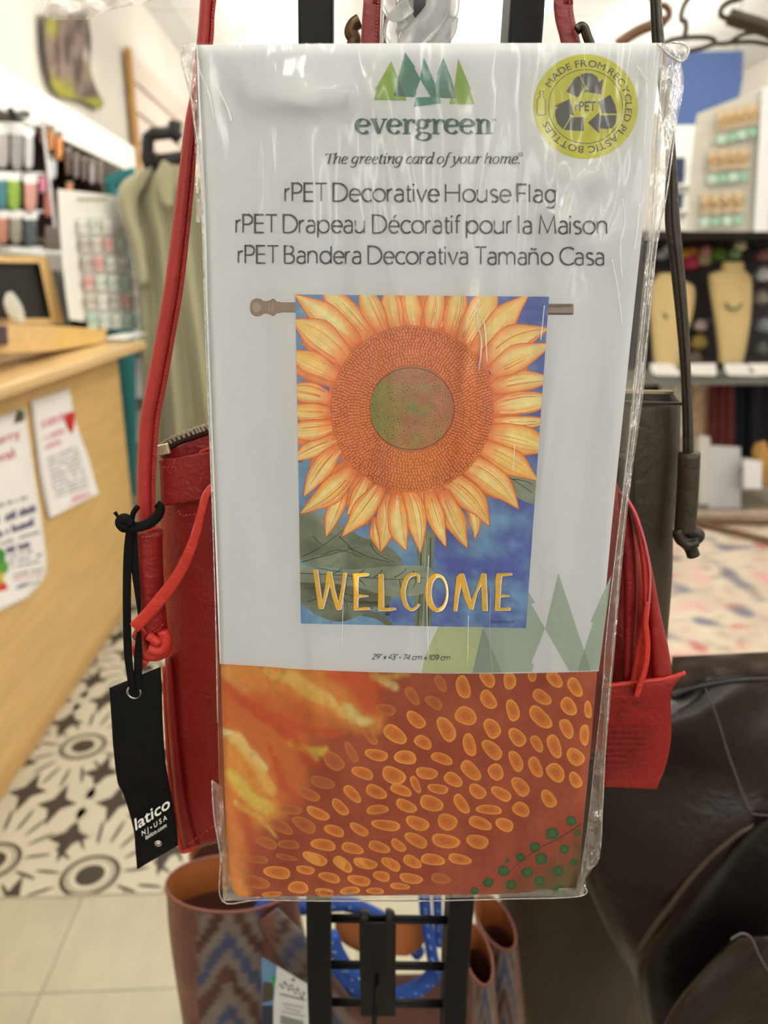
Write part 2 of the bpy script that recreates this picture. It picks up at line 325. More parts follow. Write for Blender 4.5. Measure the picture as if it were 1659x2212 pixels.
def ribbon(mb, P, W, place, col=None, endcap=0):
    n = len(P); L_ = []; R_ = []
    for i in range(n):
        a = P[max(i-1, 0)]; c = P[min(i+1, n-1)]
        if n > 2 and 0 < i < n-1:       # mitre
            d1 = (P[i][0]-a[0], P[i][1]-a[1]); d2 = (c[0]-P[i][0], c[1]-P[i][1]); l1 = math.hypot(*d1) or 1e-6; l2 = math.hypot(*d2) or 1e-6
            d = (d1[0]/l1+d2[0]/l2, d1[1]/l1+d2[1]/l2); l = math.hypot(*d) or 1e-6; d = (d[0]/l, d[1]/l); k = 1/max(.5, (d[0]*d1[0]+d[1]*d1[1])/l1)
        else: d = (c[0]-a[0], c[1]-a[1]); l = math.hypot(*d) or 1e-6; d = (d[0]/l, d[1]/l); k = 1
        h = W(d, i/(n-1))*k
        L_.append((P[i][0]-d[1]*h, P[i][1]+d[0]*h)); R_.append((P[i][0]+d[1]*h, P[i][1]-d[0]*h))
    V = [place(*p) for q in zip(L_, R_) for p in q]
    mb.add(V, [(2*i, 2*i+1, 2*i+3, 2*i+2) for i in range(n-1)], col)
def put_strokes(mb, s, font, x0, y0, x1, y1, unit, place, w=.075, col=None, shear=0., thin=.35, kern=0.):
    """letters drawn with strokes; unit = pixels per font unit vertically, stretched to fit x0..x1"""
    tot = sum(font[c][0]+kern for c in s)-kern; last = s[-1]; sx = (x1-x0)/(tot-.12)
    X = 0
    for ch in s:
        adv, st = font[ch]
        def T(x, y, X=X): x = X+x+shear*y; return place(x0+x*sx, y0+(y1-y0)*(x*sx)/(x1-x0)-y*unit)
        r = unit/sx
        for q in st:
            if font is LIGHT:
                if q[0] == '.': c = q[1]; R = w*.75*(q[2] if len(q) > 2 else 1); mb.poly([T(c[0]+R*r*math.cos(k*math.pi/6), c[1]+R*math.sin(k*math.pi/6)) for k in range(12)], col); continue
                ribbon(mb, q, lambda d, t: w/2*(r*abs(d[1])+abs(d[0])) if True else 0, T, col)
            elif q[0] == 'P':
                pts = cm(q[1], 5) if 2 < len(q[1]) < 14 else q[1]; m_ = q[2]
                def W(d, t): 
                    a = abs(d[1]*.96+d[0]*.28)/1.0; return w/2*m_*(thin+(1-thin)*min(1, a)**1.5) if m_ > .55 else w/2*m_
                ribbon(mb, pts, W, T, col)
            elif q[0] == 'S': _, x, y, a, b_ = q; mb.poly([T(x-a, y-.035), T(x+b_, y-.035), T(x+b_, y+.035), T(x-a, y+.035)], col)
            elif q[0] == 'D': _, x, y, R = q; mb.poly([T(x+R*r*math.cos(k*math.pi/6), y+R*math.sin(k*math.pi/6)) for k in range(12)], col)
        X += adv+kern
def torus(mb, c, n_, R, r, m=20, k_=8):
    n_ = Vector(n_).normalized(); a = n_.orthogonal().normalized(); b_ = n_.cross(a); pts = [c+(a*math.cos(t)+b_*math.sin(t))*R for t in [2*math.pi*i/m for i in range(m+1)]]; mb.tube(pts, r, k_, cap=False)
def stitch(mb, pts, pos, step=7, l=4.2, r=.00028):
    P = cm(pts, 16); acc = 0
    for i in range(len(P)-1):
        d = math.hypot(P[i+1][0]-P[i][0], P[i+1][1]-P[i][1]); acc += d
        if acc >= step: acc = 0; f = l/max(d, 1e-6); a = P[i]; c = (a[0]+(P[i+1][0]-a[0])*f, a[1]+(P[i+1][1]-a[1])*f); mb.tube([pos(a[0], a[1]), pos(c[0], c[1])], r, 5)
# ================================================================== the shop
XL, XR, YF, YB, ZC = -2.0, 5.2, 12.0, -16.0, 3.9
m_wall = M('wall_paint', (216, 210, 200), rough=.8, var=.02, vs=2)
m_ceil = M('ceiling_white', (224, 224, 220), rough=.85, var=.02, vs=3)
m_tile = M('floor_tile', (178, 172, 150), rough=.35, var=.10, vs=14, bump=.05, bs=120, st=(1, .35, 1))
m_gap = M('tile_gap', (120, 112, 95), rough=.9)
b = MB(); b.box(((XL+XR)/2, (YF+YB)/2, -.055), (XR-XL, YF-YB, .10)); fl = tag(b.build('floor', m_gap, smooth=False), kind='structure')
T = .305; tm = None
for i in range(-3, 9):
    for j in range(3, 14):
        x = -.61+T*(i+.5); y = 1.325+T*(j-5-.5+.5)
        if tm is None:
            b = MB(); b.box((x, y, -.0025), (T-.002, T-.002, .006)); tm = b.build('tile', m_tile, fl, smooth=False); tm0 = Vector((x, y, 0))
        else:
            o = tm.copy(); S.collection.objects.link(o); o.parent = fl; o.location = tm.location+Vector((x-tm0.x, y-tm0.y, 0))
b = MB(); b.box((XL-.05, (YF+YB)/2, ZC/2), (.1, YF-YB, ZC)); wall_l = tag(b.build('wall_left', m_wall, smooth=False), kind='structure')
b = MB(); b.box((XR+.05, (YF+YB)/2, ZC/2), (.1, YF-YB, ZC)); tag(b.build('wall_right', m_wall, smooth=False), kind='structure')
b = MB(); b.box(((XL+XR)/2, YF+.05, ZC/2), (XR-XL+.2, .1, ZC)); tag(b.build('wall_back', m_wall, smooth=False), kind='structure')
b = MB(); b.box(((XL+XR)/2, (YF+YB)/2, ZC+.05), (XR-XL+.2, YF-YB, .1)); ceil = tag(b.build('ceiling', m_ceil, smooth=False), kind='structure')
# ceiling grid bars as part of the ceiling
m_bar = M('ceiling_bar', (222, 222, 216), rough=.5)
b = MB()
for i in range(12): b.box((XL+.61*i+.3, (YF+YB)/2, ZC-.004), (.025, YF-YB, .012))
for j in range(23): b.box(((XL+XR)/2, YB+1.22*j+.6, ZC-.005), (XR-XL, .025, .012))
b.build('grid_bar', m_bar, ceil, smooth=False)['kind'] = 'stuff'
m_em = M('lamp_diffuser', (255, 250, 240), emit=LAMP); m_fix = M('lamp_frame', (235, 235, 232), rough=.4)
LT = {-1.3: 'over the counter side', .9: 'over the middle aisle', 3.1: 'over the jewellery side'}
for x, y in PANELS:
    t = thing('ceiling_light', (x, y, ZC-.8), 'long white fluorescent ceiling light fixture hung unseen to brighten the white ceiling', 'ceiling light', 'fluorescent ceiling lights')
    f = MB(); 
    for sx in (-1, 1): f.box((x+sx*.145, y, ZC-.737), (.012, 1.26, .03))
    for sy in (-1, 1): f.box((x, y+sy*.62, ZC-.737), (.27, .02, .05)); f.tube([(x, y+sy*.5, ZC-.7), (x, y+sy*.5, ZC)], .006, 6)
    f.build('frame', m_fix, t, smooth=False)
    d = MB(); d.lathe((x, y-.61, ZC-.735), [(.04, 0), (.12, .02), (.12, 1.20), (.04, 1.22)], 12, (0, 1, 0)); d.build('diffuser', m_em, t)
# ------------------------------------------------------------------ slatted wall panel and decal on the left wall
m_wood = M('maple_laminate', (214, 178, 116), rough=.38, var=.10, vs=3, st=(12, 1, 12), det=6)
m_woodl = M('pale_wood', (224, 188, 130), rough=.45, var=.12, vs=6, st=(3, 3, 20))
m_edge = M('orange_wood_edge', (196, 150, 88), rough=.5, var=.1, vs=12)
m_slat = M('slat_board', (214, 196, 184), rough=.55)
XW = XL+.025
p = at_x(271, 110, XW); q = at_x(292, 330, XW)
t = thing('slatwall_panel', (XW, p.y, q.z-.6), 'pale slatted display panel with orange wood edge mounted high on the wall', 'wall panel')
Y0 = p.y; ztop = p.z; zbot = ztop-1.75
for k in range(7):
    z1 = ztop-k*.25
    s_ = MB(); s_.box((XW+.03, Y0+1.6, z1-.118), (.04, 3.2, .225)); o = s_.build('slat', m_slat, t, smooth=False, bevel=.006)
s_ = MB(); s_.box((XW+.011, Y0+1.6, ztop-.87), (.02, 3.2, 1.74)); s_.build('backing', M('slat_groove', (150, 128, 116), rough=.7), t, smooth=False)
s_ = MB(); s_.box((XW+.03, Y0-.03, ztop-.87), (.06, .05, 1.78)); s_.build('edge_strip', m_edge, t, smooth=False, bevel=.004)
# moss hung tree-trunk cut-out
def trunkcol(u, v, x, y):
    n = noise.noise((x*.10, y*.016, 3)); n2 = noise.noise((x*.04, y*.04, 9)); n3 = noise.noise((x*.16, y*.05, 5))
    c = mixc(lin((74, 58, 50)), lin((138, 118, 108)), .5+n*1.6+n3*.6); c = mixc(c, lin((206, 200, 194)), max(0, 1-math.hypot((x-186)/9, (y-120)/22))*.9)
    mo = max(0, 1-math.hypot((x-112)/20, (y-58)/34))*1.3+max(0, (y-150+(x-110)*-.35)/26+n2*.5)*(x < 160)+max(0, (y-205)/14+n2*.6)+max(0, 1-math.hypot((x-196)/14, (y-150)/26))*.8
    return mixc(c, mixc(lin((134, 136, 40)), lin((160, 150, 50)), .5+n2), min(1, max(0, mo)))
rows = [(93, 30, 190, 30), (96, 100, 198, 92), (103, 150, 196, 150), (112, 182, 208, 190), (130, 206, 224, 220), (172, 215, 218, 234), (196, 226, 210, 236)]
b = sheet(rows, PX(XW+.02), 0, .02, nc=24, sm=5, col=trunkcol)
tag(b.build('tree_trunk_cutout', M('trunk_print', vcol=True, rough=.8), smooth=False), 'mossy grey-brown tree trunk cut-out fixed on the cream wall', 'wall decoration')
# ------------------------------------------------------------------ white capped shelving bay with dark inside
XS = XW+.35
m_white = M('white_laminate', (240, 240, 236), rough=.45); m_dark = M('dark_stained_wood', (58, 38, 30), rough=.5, var=.15, vs=10)
pa = at_x(25, 190, XS); pb = at_x(276, 312, XS)
t = thing('wall_shelving', (XW+.2, (pa.y+pb.y)/2, 0), 'dark wall shelving bay under a thick white capping', 'shelving')
zt = (pa.z+pb.z)/2+.02; ya = pa.y-.5; yb = pb.y+.02
def bx(name, x0, x1, y0, y1, z0, z1, mat, par, bev=.003):
    m = MB(); m.box(((x0+x1)/2, (y0+y1)/2, (z0+z1)/2), (abs(x1-x0), abs(y1-y0), abs(z1-z0))); return m.build(name, mat, par, smooth=False, bevel=bev)
bx('cap', XW, XS+.03, ya, yb+.05, zt-.19, zt, m_white, t)
bx('back_board', XW+.005, XW+.03, ya, yb, 0, zt-.19, m_dark, t)
bx('end_panel', XW+.03, XS+.02, yb, yb+.05, 0, zt-.19, m_white, t)
for k in range(4): bx('shelf', XW+.03, XS, ya, yb, .35+k*.38, .38+k*.38, m_dark, t)
for k in range(3): bx('divider', XW+.03, XS-.02, ya+.9+k*1.0, ya+.93+k*1.0, 0, zt-.19, m_dark, t)
# goods hanging on it, and the sock racks in front: header card + body each
def hang_pack(px, py, w_, h_, pos, body, head, label, group, name='hanging_pack', cat='packet', kind=0):
    c0 = pos(px, py); t = thing(name, c0, label, cat, group)
    hb = MB()
    if kind == 1: sheet([(px-w_*.5, py, px+w_*.5, py), (px-w_*.55, py+h_*.14, px+w_*.55, py+h_*.14), (px-w_*.35, py+h_*.3, px+w_*.35, py+h_*.3)], pos, .004, .006, nc=6, sm=3, mb=hb)
    else: sheet([(px-w_*.5, py, px+w_*.5, py), (px-w_*.5, py+h_*.25, px+w_*.5, py+h_*.25)], pos, 0, .004, nc=2, sm=1, mb=hb)
    hb.build('header_card', M('card_%02x%02x%02x' % head, head, rough=.6), t)
    bb = MB(); sheet([(px-w_*.42, py+h_*.22, px+w_*.42, py+h_*.22), (px-w_*.46, py+h_*.5, px+w_*.46, py+h_*.5), (px-w_*.4, py+h_*.9, px+w_*.4, py+h_*.9), (px-w_*.2, py+h_, px+w_*.2, py+h_)], pos, .012, .01, nc=6, sm=3, mb=bb)
    bb.build('body', M('goods_%02x%02x%02x' % body, body, rough=.6, var=.35, vs=60), t)
    return t
P1 = PX(XW+.38)
for px, py, w_, h_, c, nm in [(92, 262, 18, 50, (96, 70, 46), 'brown'), (110, 270, 18, 55, (190, 120, 60), 'amber'), (128, 283, 16, 62, (222, 140, 66), 'orange'), (112, 335, 22, 52, (190, 196, 200), 'silver grey'),
                              (147, 318, 15, 60, (88, 62, 52), 'chestnut'), (164, 330, 14, 55, (120, 108, 104), 'taupe'), (181, 338, 14, 52, (96, 84, 84), 'smoky'), (199, 342, 16, 55, (150, 142, 140), 'light grey'), (216, 348, 14, 50, (110, 96, 92), 'mushroom'),
                              (92, 372, 18, 44, (208, 120, 150), 'pink'), (104, 408, 20, 60, (176, 104, 88), 'brick'), (150, 392, 16, 24, (206, 130, 70), 'tan')]:
    hang_pack(px, py, w_, h_, P1, c, (120, 110, 100), '%s packet hanging in the dark shelving bay' % nm, 'packets in the dark shelving')
P2 = PX(-1.55)
S1 = [(5, 268, 30, 95, (170, 166, 164), 'grey'), (36, 268, 30, 100, (150, 146, 146), 'dark grey'), (62, 275, 22, 90, (196, 196, 200), 'silver'), (4, 372, 26, 80, (60, 120, 130), 'teal'), (30, 372, 30, 82, (140, 176, 60), 'lime green'), (66, 378, 30, 80, (208, 150, 140), 'salmon pink'),
      (5, 455, 28, 72, (190, 130, 110), 'rust'), (34, 455, 28, 72, (150, 146, 130), 'khaki'), (66, 458, 30, 74, (70, 84, 88), 'slate')]
for px, py, w_, h_, c, nm in S1:
    hang_pack(px, py, w_, h_, P2, c, (240, 240, 240), '%s sock pair on a white hanger card on the sock rack' % nm, 'sock pairs on the rack', 'sock_pair', 'socks', 1)
t = thing('sock_rack', (-1.7, P2(30, 400).y, 1.07), 'white wire rack carrying rows of sock pairs', 'rack')
rb = MB()
for yy in (266, 371, 453, 532): a = P2(-40, yy, -.03); c = P2(92, yy+4, -.03); rb.tube([a, c], .006, 6)
rb.build('rail', M('white_wire', (235, 235, 235), rough=.35), t)
a = P2(-40, 262, -.03); c = P2(92, 266, -.03)
for e in (a, c): rb = MB(); rb.tube([(e.x, e.y, 1.07), (e.x, e.y, e.z)], .008, 6); rb.build('post', M('white_wire'), t)
bx('tray', a.x-.10, a.x+.05, a.y, c.y, P2(90, 540).z-.03, P2(90, 540).z, m_white, t)
rb = MB(); px_tube(rb, [(22, 238, 0), (30, 250, 0), (45, 248, 0), (58, 246, 0)], PX(-1.5), .018, 8); tag(rb.build('black_clamp', M('black_plastic', (26, 26, 28), rough=.4)), 'small black clamp arm above the sock rack', 'clamp')
# ------------------------------------------------------------------ counter
XC = -.94; YE = 3.2; ZT = 1.07
t = thing('shop_counter', (-1.25, 2.0, 0), 'maple laminate shop counter with an overhanging worktop beside the flower mat', 'counter')
bx('front_panel', XC-.02, XC, .2, YE, 0, ZT-.035, m_wood, t, .001)
bx('end_panel', XC-.62, XC-.02, YE-.02, YE, 0, ZT-.035, m_wood, t, .001)
bx('worktop', XC-.68, XC+.10, .15, YE+.08, ZT-.035, ZT, M('maple_top', (218, 184, 132), rough=.25, var=.08, vs=3, st=(12, 1, 12), det=6), t, .008)
bx('kick_trim', XC, XC+.008, .2, YE, .0, .045, M('kick_wood', (196, 158, 104), rough=.5), t, .002)
PC = PX(XC+.004)
# two notices taped to the counter front
m_pap = M('notice_paper', (242, 240, 240), rough=.7)
def notice(rows, label, lines, name='paper_notice'):
    t = thing(name, PC(rows[0][0], rows[0][1]), label, 'notice')
    curl = lambda u, v: .02*max(0, v-.7)**1.2
    sheet(rows, PX(XC+.005), 0, .0006, nc=6, sm=4, dz=curl).build('sheet', m_pap, t, smooth=True)
    R = cm(rows, 8); mats = {}
    for (v, u0, u1, hh, c, amp) in lines:
        mb = mats.setdefault(c, MB()); n = max(4, int((u1-u0)*26))
        for k in range(n):
            if amp and random.random() < .16: continue
            ua = u0+(u1-u0)*k/n; ub = ua+(u1-u0)/n*.86
            dv = amp*random.uniform(-1, 1); P = []
            for uu, vv in ((ua, v+dv), (ub, v+dv*.5), (ub, v+hh), (ua, v+hh)):
                r = R[min(len(R)-1, max(0, int(vv*(len(R)-1))))]; f = vv*(len(R)-1); i0 = min(len(R)-2, int(f)); f -= i0; r = [R[i0][q]*(1-f)+R[i0+1][q]*f for q in range(4)]
                P.append(PX(XC+.0062)(r[0]+(r[2]-r[0])*uu, r[1]+(r[3]-r[1])*uu, curl(uu, vv)))
            mb.poly(P)
    for c, mb in mats.items(): mb.build('print', M('ink_%02x%02x%02x' % c, c, rough=.7), t, smooth=False)['kind'] = 'stuff'
    return t, R
red = (206, 66, 84); ink = (92, 92, 128); gr = (150, 150, 155); grn = (120, 140, 110); pk = (232, 170, 186)
n1, R1 = notice([(-70, 925, 54, 880), (-66, 1050, 72, 1010), (-62, 1180, 90, 1130), (-58, 1270, 100, 1235), (-40, 1340, 60, 1290)], 'larger white hand-lettered notice in blue and red ink, taped on the counter front', [
    (.36, .4, .9, .012, grn, .003), (.41, .38, .95, .03, ink, .012), (.47, .38, .9, .03, ink, .012), (.53, .4, .95, .012, gr, .004), (.565, .4, .85, .03, ink, .012), (.61, .5, .95, .012, gr, .004), (.64, .5, .95, .012, gr, .004), (.67, .5, .9, .012, gr, .004),
    (.72, .55, .95, .014, grn, .004), (.75, .55, .95, .014, pk, .004), (.80, .62, .95, .03, ink, .01)])
n2, R2 = notice([(66, 866, 150, 838), (76, 950, 165, 915), (86, 1030, 190, 985), (98, 1090, 210, 1055), (106, 1121, 216, 1064)], 'smaller white printed notice with pink text and a strawberry, curling off the counter', [
    (.16, .2, .8, .04, pk, .004), (.25, .2, .7, .03, pk, .006), (.31, .2, .65, .03, pk, .006)]+[(.40+.033*k, .2, .86, .012, gr, .003) for k in range(10)]+[(.76, .5, .85, .09, pk, .002), (.86, .2, .6, .02, pk, .003)])
sb = MB(); sheet([(143, 893, 160, 888), (140, 908, 162, 902), (148, 928, 160, 922), (154, 936, 157, 935)], PX(XC+.0065), .001, .0008, nc=6, mb=sb); sb.build('strawberry', M('ink_red', (200, 40, 44), rough=.6), n2)
sb = MB()
for c in (lin((60, 140, 60)), lin((220, 60, 40)), lin((230, 200, 60))): pass
bl = [((0, 1200), (60, 140, 60)), ((6, 1225), (90, 160, 60)), ((-4, 1250), (220, 190, 60)), ((4, 1272), (214, 60, 40)), ((-6, 1296), (200, 50, 44)), ((2, 1300), (230, 120, 50))]
for (x, y), c in bl: sb.poly([PX(XC+.0068)(x+math.cos(a)*13, y+math.sin(a)*16) for a in [k*math.pi/5 for k in range(10)]], lin(c))
sb.build('picture', M('vc_print', vcol=True, rough=.6), n1, smooth=False)
sb = MB(); sheet([(37, 888, 50, 884), (33, 902, 54, 897), (30, 915, 52, 909)], PX(XC+.0065), .0005, .0008, nc=5, mb=sb); sb.build('leaf_drawing', M('ink_green', (84, 84, 60), rough=.7), n1)
# ================================================================== on the counter
def obj_box(mb, px, py, x, w_, d_, h_): p = at_x(px, py, x); mb.box((x, p.y, p.z+h_/2), (d_, w_, h_)); return p
# chalkboard easel
cb_ = thing('chalkboard', PX(-1.2)(50, 700), 'small black chalkboard in a pale wooden frame leaning on the counter', 'chalkboard')
PB = PX(-1.12)
m_chalk = M('chalk_black', (34, 34, 36), rough=.8)
sheet([(-60, 562, 88, 562), (-60, 630, 104, 630), (-60, 690, 118, 690)], PB, 0, .008, nc=2, sm=1).build('board', m_chalk, cb_, smooth=False)
sheet([(-60, 550, 104, 554), (-60, 566, 90, 568)], PB, 0, .025, nc=2, sm=1, dz=lambda u, v: .01).build('frame_rail', m_woodl, cb_, smooth=False)
sheet([(-60, 688, 122, 688), (-60, 700, 140, 700)], PB, 0, .025, nc=2, sm=1, dz=lambda u, v: .01).build('frame_rail', m_woodl, cb_, smooth=False)
sheet([(82, 554, 104, 555), (96, 620, 120, 620), (112, 695, 140, 700)], PB, 0, .025, nc=2, sm=3, dz=lambda u, v: .012).build('frame_stile', m_woodl, cb_, smooth=False)
t = thing('wooden_riser', at_x(110, 760, -1.0), 'pale wooden display riser block in front of the chalkboard', 'display riser')
PR_ = PX(-1.0)
sheet([(-40, 700, 118, 703), (-40, 765, 118, 758)], PR_, 0, .10, nc=2, sm=1).build('block', m_woodl, t, smooth=False, bevel=.002)
sheet([(118, 704, 232, 712), (118, 758, 225, 740)], PX(-1.02), 0, .10, nc=2, sm=1).build('block', M('yellow_wood', (226, 190, 116), rough=.4, var=.05), t, smooth=False, bevel=.002)
mb = MB(); sheet([(14, 632, 26, 630), (8, 650, 42, 650), (12, 670, 52, 672), (22, 688, 54, 692), (34, 696, 50, 698)], PX(-1.03), .03, .006, nc=10, sm=5, pw=2, mb=mb, dz=lambda u, v: .003*math.sin(u*16)); tag(mb.build('scallop_dish', M('shell_glaze', (214, 214, 204), rough=.3)), 'white shell-shaped dish propped against the chalkboard', 'dish')
mb = MB(); sheet([(-30, 700, 16, 704), (-30, 748, 18, 744)], PX(-.95), .0, .05, nc=3, sm=1, mb=mb); tag(mb.build('purple_box', M('plum', (78, 54, 66), rough=.6), smooth=False, bevel=.003), 'dark plum small box at the counter end nearest the notices', 'box')
mb = MB(); p = at_x(268, 726, -.95); mb.box(p, (.10, .34, .006)); tag(mb.build('white_tray', m_white, smooth=False, bevel=.001), 'flat white tray at the far counter corner', 'tray')
# earring stand
PE = PX(-1.05); es = thing('earring_stand', PE(215, 722), 'white freestanding board covered with small coloured earring cards on the counter', 'display stand')
sheet([(124, 408, 262, 424), (128, 480, 272, 490), (138, 600, 300, 604), (150, 690, 305, 712)], PE, 0, .03, nc=3, sm=4).build('board', m_white, es, smooth=False)
mb = MB(); 
for k_ in range(14): x = 168+k_*4.6; mb.add([PX(-1.03)(px, py) for px, py in ((x, 427), (x+3.4, 427), (x+3.4, 434), (x, 434))], [(0, 1, 2, 3)])
mb.build('heading_print', M('olive_ink', (170, 166, 130), rough=.7), es, smooth=False)
ecol = [(150, 196, 184), (206, 216, 206), (214, 130, 130), (200, 190, 176), (164, 190, 200), (120, 170, 156), (190, 176, 166), (226, 222, 214), (196, 206, 196), (172, 160, 154)]
eg = 'earring cards on the white board'
P3 = PX(-1.025); rs = random.Random(11); e0 = None
cn = {0: 'mint', 1: 'pale sage', 2: 'coral', 3: 'beige', 4: 'ice blue', 5: 'jade', 6: 'greige', 7: 'ivory', 8: 'celadon', 9: 'mushroom'}
rown = ['top', 'second', 'third', 'fourth', 'fifth', 'lowest']
cln = ['first', 'second', 'third', 'fourth', 'fifth']
for r_ in range(6):
    y = 470+r_*41
    for c_ in range(5):
        x = 168+r_*4.2+c_*26; ci = rs.randrange(10); col = ecol[ci]
        t = thing('earring_card', P3(x+10, y+34), '%s earring card, %s along the %s row of the white board' % (cn[ci], cln[c_], rown[r_]), 'earring card', eg)
        mb = MB(); sheet([(x, y, x+22, y+2), (x+1, y+34, x+23, y+36)], P3, 0, .003, nc=1, sm=1, mb=mb); mb.build('card', M('pale_card_%d' % ci, mixc((235, 238, 232), col, .45), rough=.5), t, smooth=False)
        mb = MB(); 
        for s_ in (6, 15): mb.lathe(PX(-1.012)(x+s_, y+14), [(.002, 0), (.010, .002), (.012, .004), (.008, .007)], 8, (1, 0, 0))
        mb.build('earring', M('stone_%d' % ci, col, rough=.25, spec=.7), t)
# grey boxes seen between chalkboard and earring stand
for k_, (x0, y0, x1, y1, c, nm) in enumerate([(96, 545, 150, 586, (226, 224, 222), 'white'), (100, 588, 154, 706, (118, 114, 116), 'charcoal'), (98, 488, 132, 540, (150, 134, 130), 'brown-grey')]):
    mb = MB(); sheet([(x0, y0, x1, y0+4), (x0, y1, x1, y1)], PX(-1.24), 0, .06, nc=1, sm=1, mb=mb); tag(mb.build('storage_box', M('boxc_%d' % k_, c, rough=.7), smooth=False, bevel=.004), '%s storage box on the counter behind the earring stand' % nm, 'box')
# ------------------------------------------------------------------ green dress on a black stand
YD = 3.75; PD = PY(YD); m_dress = M('sage_crepe', (166, 163, 132), rough=.85, sheen=.4, bump=.15, bs=300)
dr = thing('green_dress', at_y(380, 1500, YD), 'long sage green button-neck dress on a black hanger stand beyond the counter', 'dress')
def dd(u, v): return .05*math.sin(u*22+v*2)*min(1, v*2.2)+.03*noise.noise((u*5, v*4, 3))
sheet([(300, 372, 440, 372), (268, 392, 470, 392), (262, 440, 478, 440), (288, 520, 475, 520), (298, 620, 490, 620), (305, 760, 520, 760), (310, 950, 560, 950), (312, 1200, 600, 1200), (315, 1380, 640, 1380)], PD, .10, .05, nc=60, sm=6, pw=2.5, dz=dd).build('bodice_and_skirt', m_dress, dr)
sheet([(300, 370, 330, 360), (268, 390, 312, 400), (254, 420, 296, 430), (262, 470, 296, 470), (280, 530, 312, 530), (296, 620, 322, 610)], PY(YD-.14), .05, .02, nc=12, sm=5).build('sleeve', m_dress, dr)
for rr in ([(352, 345, 366, 352), (340, 372, 380, 380), (346, 430, 376, 436), (364, 446, 370, 448)], [(372, 355, 396, 360), (376, 378, 404, 384), (384, 420, 408, 424), (392, 440, 400, 442)]):
    sheet(rr, PY(YD-.20), .012, .01, nc=6, sm=4).build('collar', m_dress, dr)
mb = MB(); mb.tube([PD(x, y) for x, y in ((328, 372), (318, 345), (320, 296), (330, 290), (378, 285))], .028, 8); mb.tube([PD(378, 262), PD(378, 290), PD(388, 300)], .03, 8); mb.tube([PD(318, 352), PD(400, 340)], .03, 8); q = PD(375, 345); mb.tube([q, Vector((q.x, q.y, .02))], .018, 10); mb.lathe((q.x, q.y, 0), [(.22, 0), (.22, .015), (.03, .03)], 24)
tag(mb.build('garment_stand', M('stand_black', (24, 26, 26), rough=.5)), 'black metal garment stand holding the sage dress', 'stand')
mb = MB(); sheet([(250, 372, 290, 360), (228, 384, 292, 378), (224, 400, 270, 400), (226, 412, 262, 414), (232, 700, 290, 700), (240, 1000, 296, 1000), (240, 1070, 296, 1070)], PY(4.6), .05, .04, nc=10, sm=4, mb=mb); tag(mb.build('teal_top', M('teal_fabric', (46, 118, 122), rough=.85)), 'teal garment peeking out behind the sage dress', 'garment')
# ------------------------------------------------------------------ floor mat with daisies
m_mat = M('mat_cream', (192, 185, 166), rough=.45); m_mk = M('mat_dark', (60, 52, 46), rough=.5)
mt_ = thing('floor_mat', (-.45, 2.4, 0), 'cream vinyl floor mat printed with dark outlined daisies along the counter', 'mat')
zm = .0045; nearY = at_z(200, 1936).y; mb = MB(); mb.box((-.42, (nearY+4.2)/2, .0025), (1.02, 4.2-nearY, .003)); mb.build('base', m_mat, mt_, smooth=False)
x_lo, x_hi = -.935, .09
def mpoly(mb, pts, z):
    def cl(P, ax, lim, s_):
        out = []
        for i in range(len(P)):
            a, b_ = P[i], P[(i+1) % len(P)]; da, db = s_*(a[ax]-lim), s_*(b_[ax]-lim)
            if da >= 0: out.append(a)
            if da*db < 0: t = da/(da-db); out.append((a[0]+(b_[0]-a[0])*t, a[1]+(b_[1]-a[1])*t))
        return out
    P = cl(cl(cl(pts, 1, nearY+.002, 1), 0, x_lo, 1), 0, x_hi, -1)
    if len(P) > 2: mb.poly([(x, y, z) for x, y in P])
dkm = MB(); ltm = MB()
def ell(cx, cy, a, b_, ang, n=20): return [(cx+a*math.cos(t)*math.cos(ang)-b_*math.sin(t)*math.sin(ang), cy+a*math.cos(t)*math.sin(ang)+b_*math.sin(t)*math.cos(ang)) for t in [2*math.pi*k_/n for k_ in range(n)]]
F1 = (-.796, 1.99); A_ = (.246, -.054); B_ = (-.062, -.463)
for i in range(-1, 5):
    for j in range(-5, 3):
        cx, cy = F1[0]+A_[0]*i+B_[0]*j, F1[1]+A_[1]*i+B_[1]*j
        mx_, my_ = cx+A_[0]/2+B_[0]/2, cy+A_[1]/2+B_[1]/2
        # dark star between petals
        for sx, sy in ((1, 0), (-1, 0), (0, 1), (0, -1)):
            wx, wy = mx_+sx*.075, my_+sy*.13; mpoly(dkm, [(wx+(.050 if k_ % 2 == 0 else .022)*math.cos(k_*math.pi/4)*1.05, wy+(.085 if k_ % 2 == 0 else .03)*math.sin(k_*math.pi/4)) for k_ in range(8)], zm)
        for ang in (.95, -.95, math.pi-.95, math.pi+.95): mpoly(ltm, ell(mx_+.052*math.cos(ang), my_+.075*math.sin(ang)*1.15, .062, .026, ang), zm+.0004)
        n = 15
        for k_ in range(n):
            a = 2*math.pi*k_/n+.1; ex, ey = math.cos(a), math.sin(a)*1.45
            mpoly(dkm, ell(cx+ex*.102, cy+ey*.102, .030*math.hypot(ex, ey), .0045, math.atan2(ey, ex), 10), zm+.0005)
        for r0, z_, m_ in ((.074, .0006, ltm), (.067, .0007, dkm), (.056, .0009, ltm), (.051, .0010, dkm), (.048, .0011, ltm), (.033, .0013, dkm)): mpoly(m_, ell(cx, cy, r0, r0*.98, 0, 28), zm+z_)
for m_, nm, mm in ((dkm, 'dark_print', m_mk), (ltm, 'cream_print', m_mat)): m_.build(nm, mm, mt_, smooth=False)['kind'] = 'stuff'
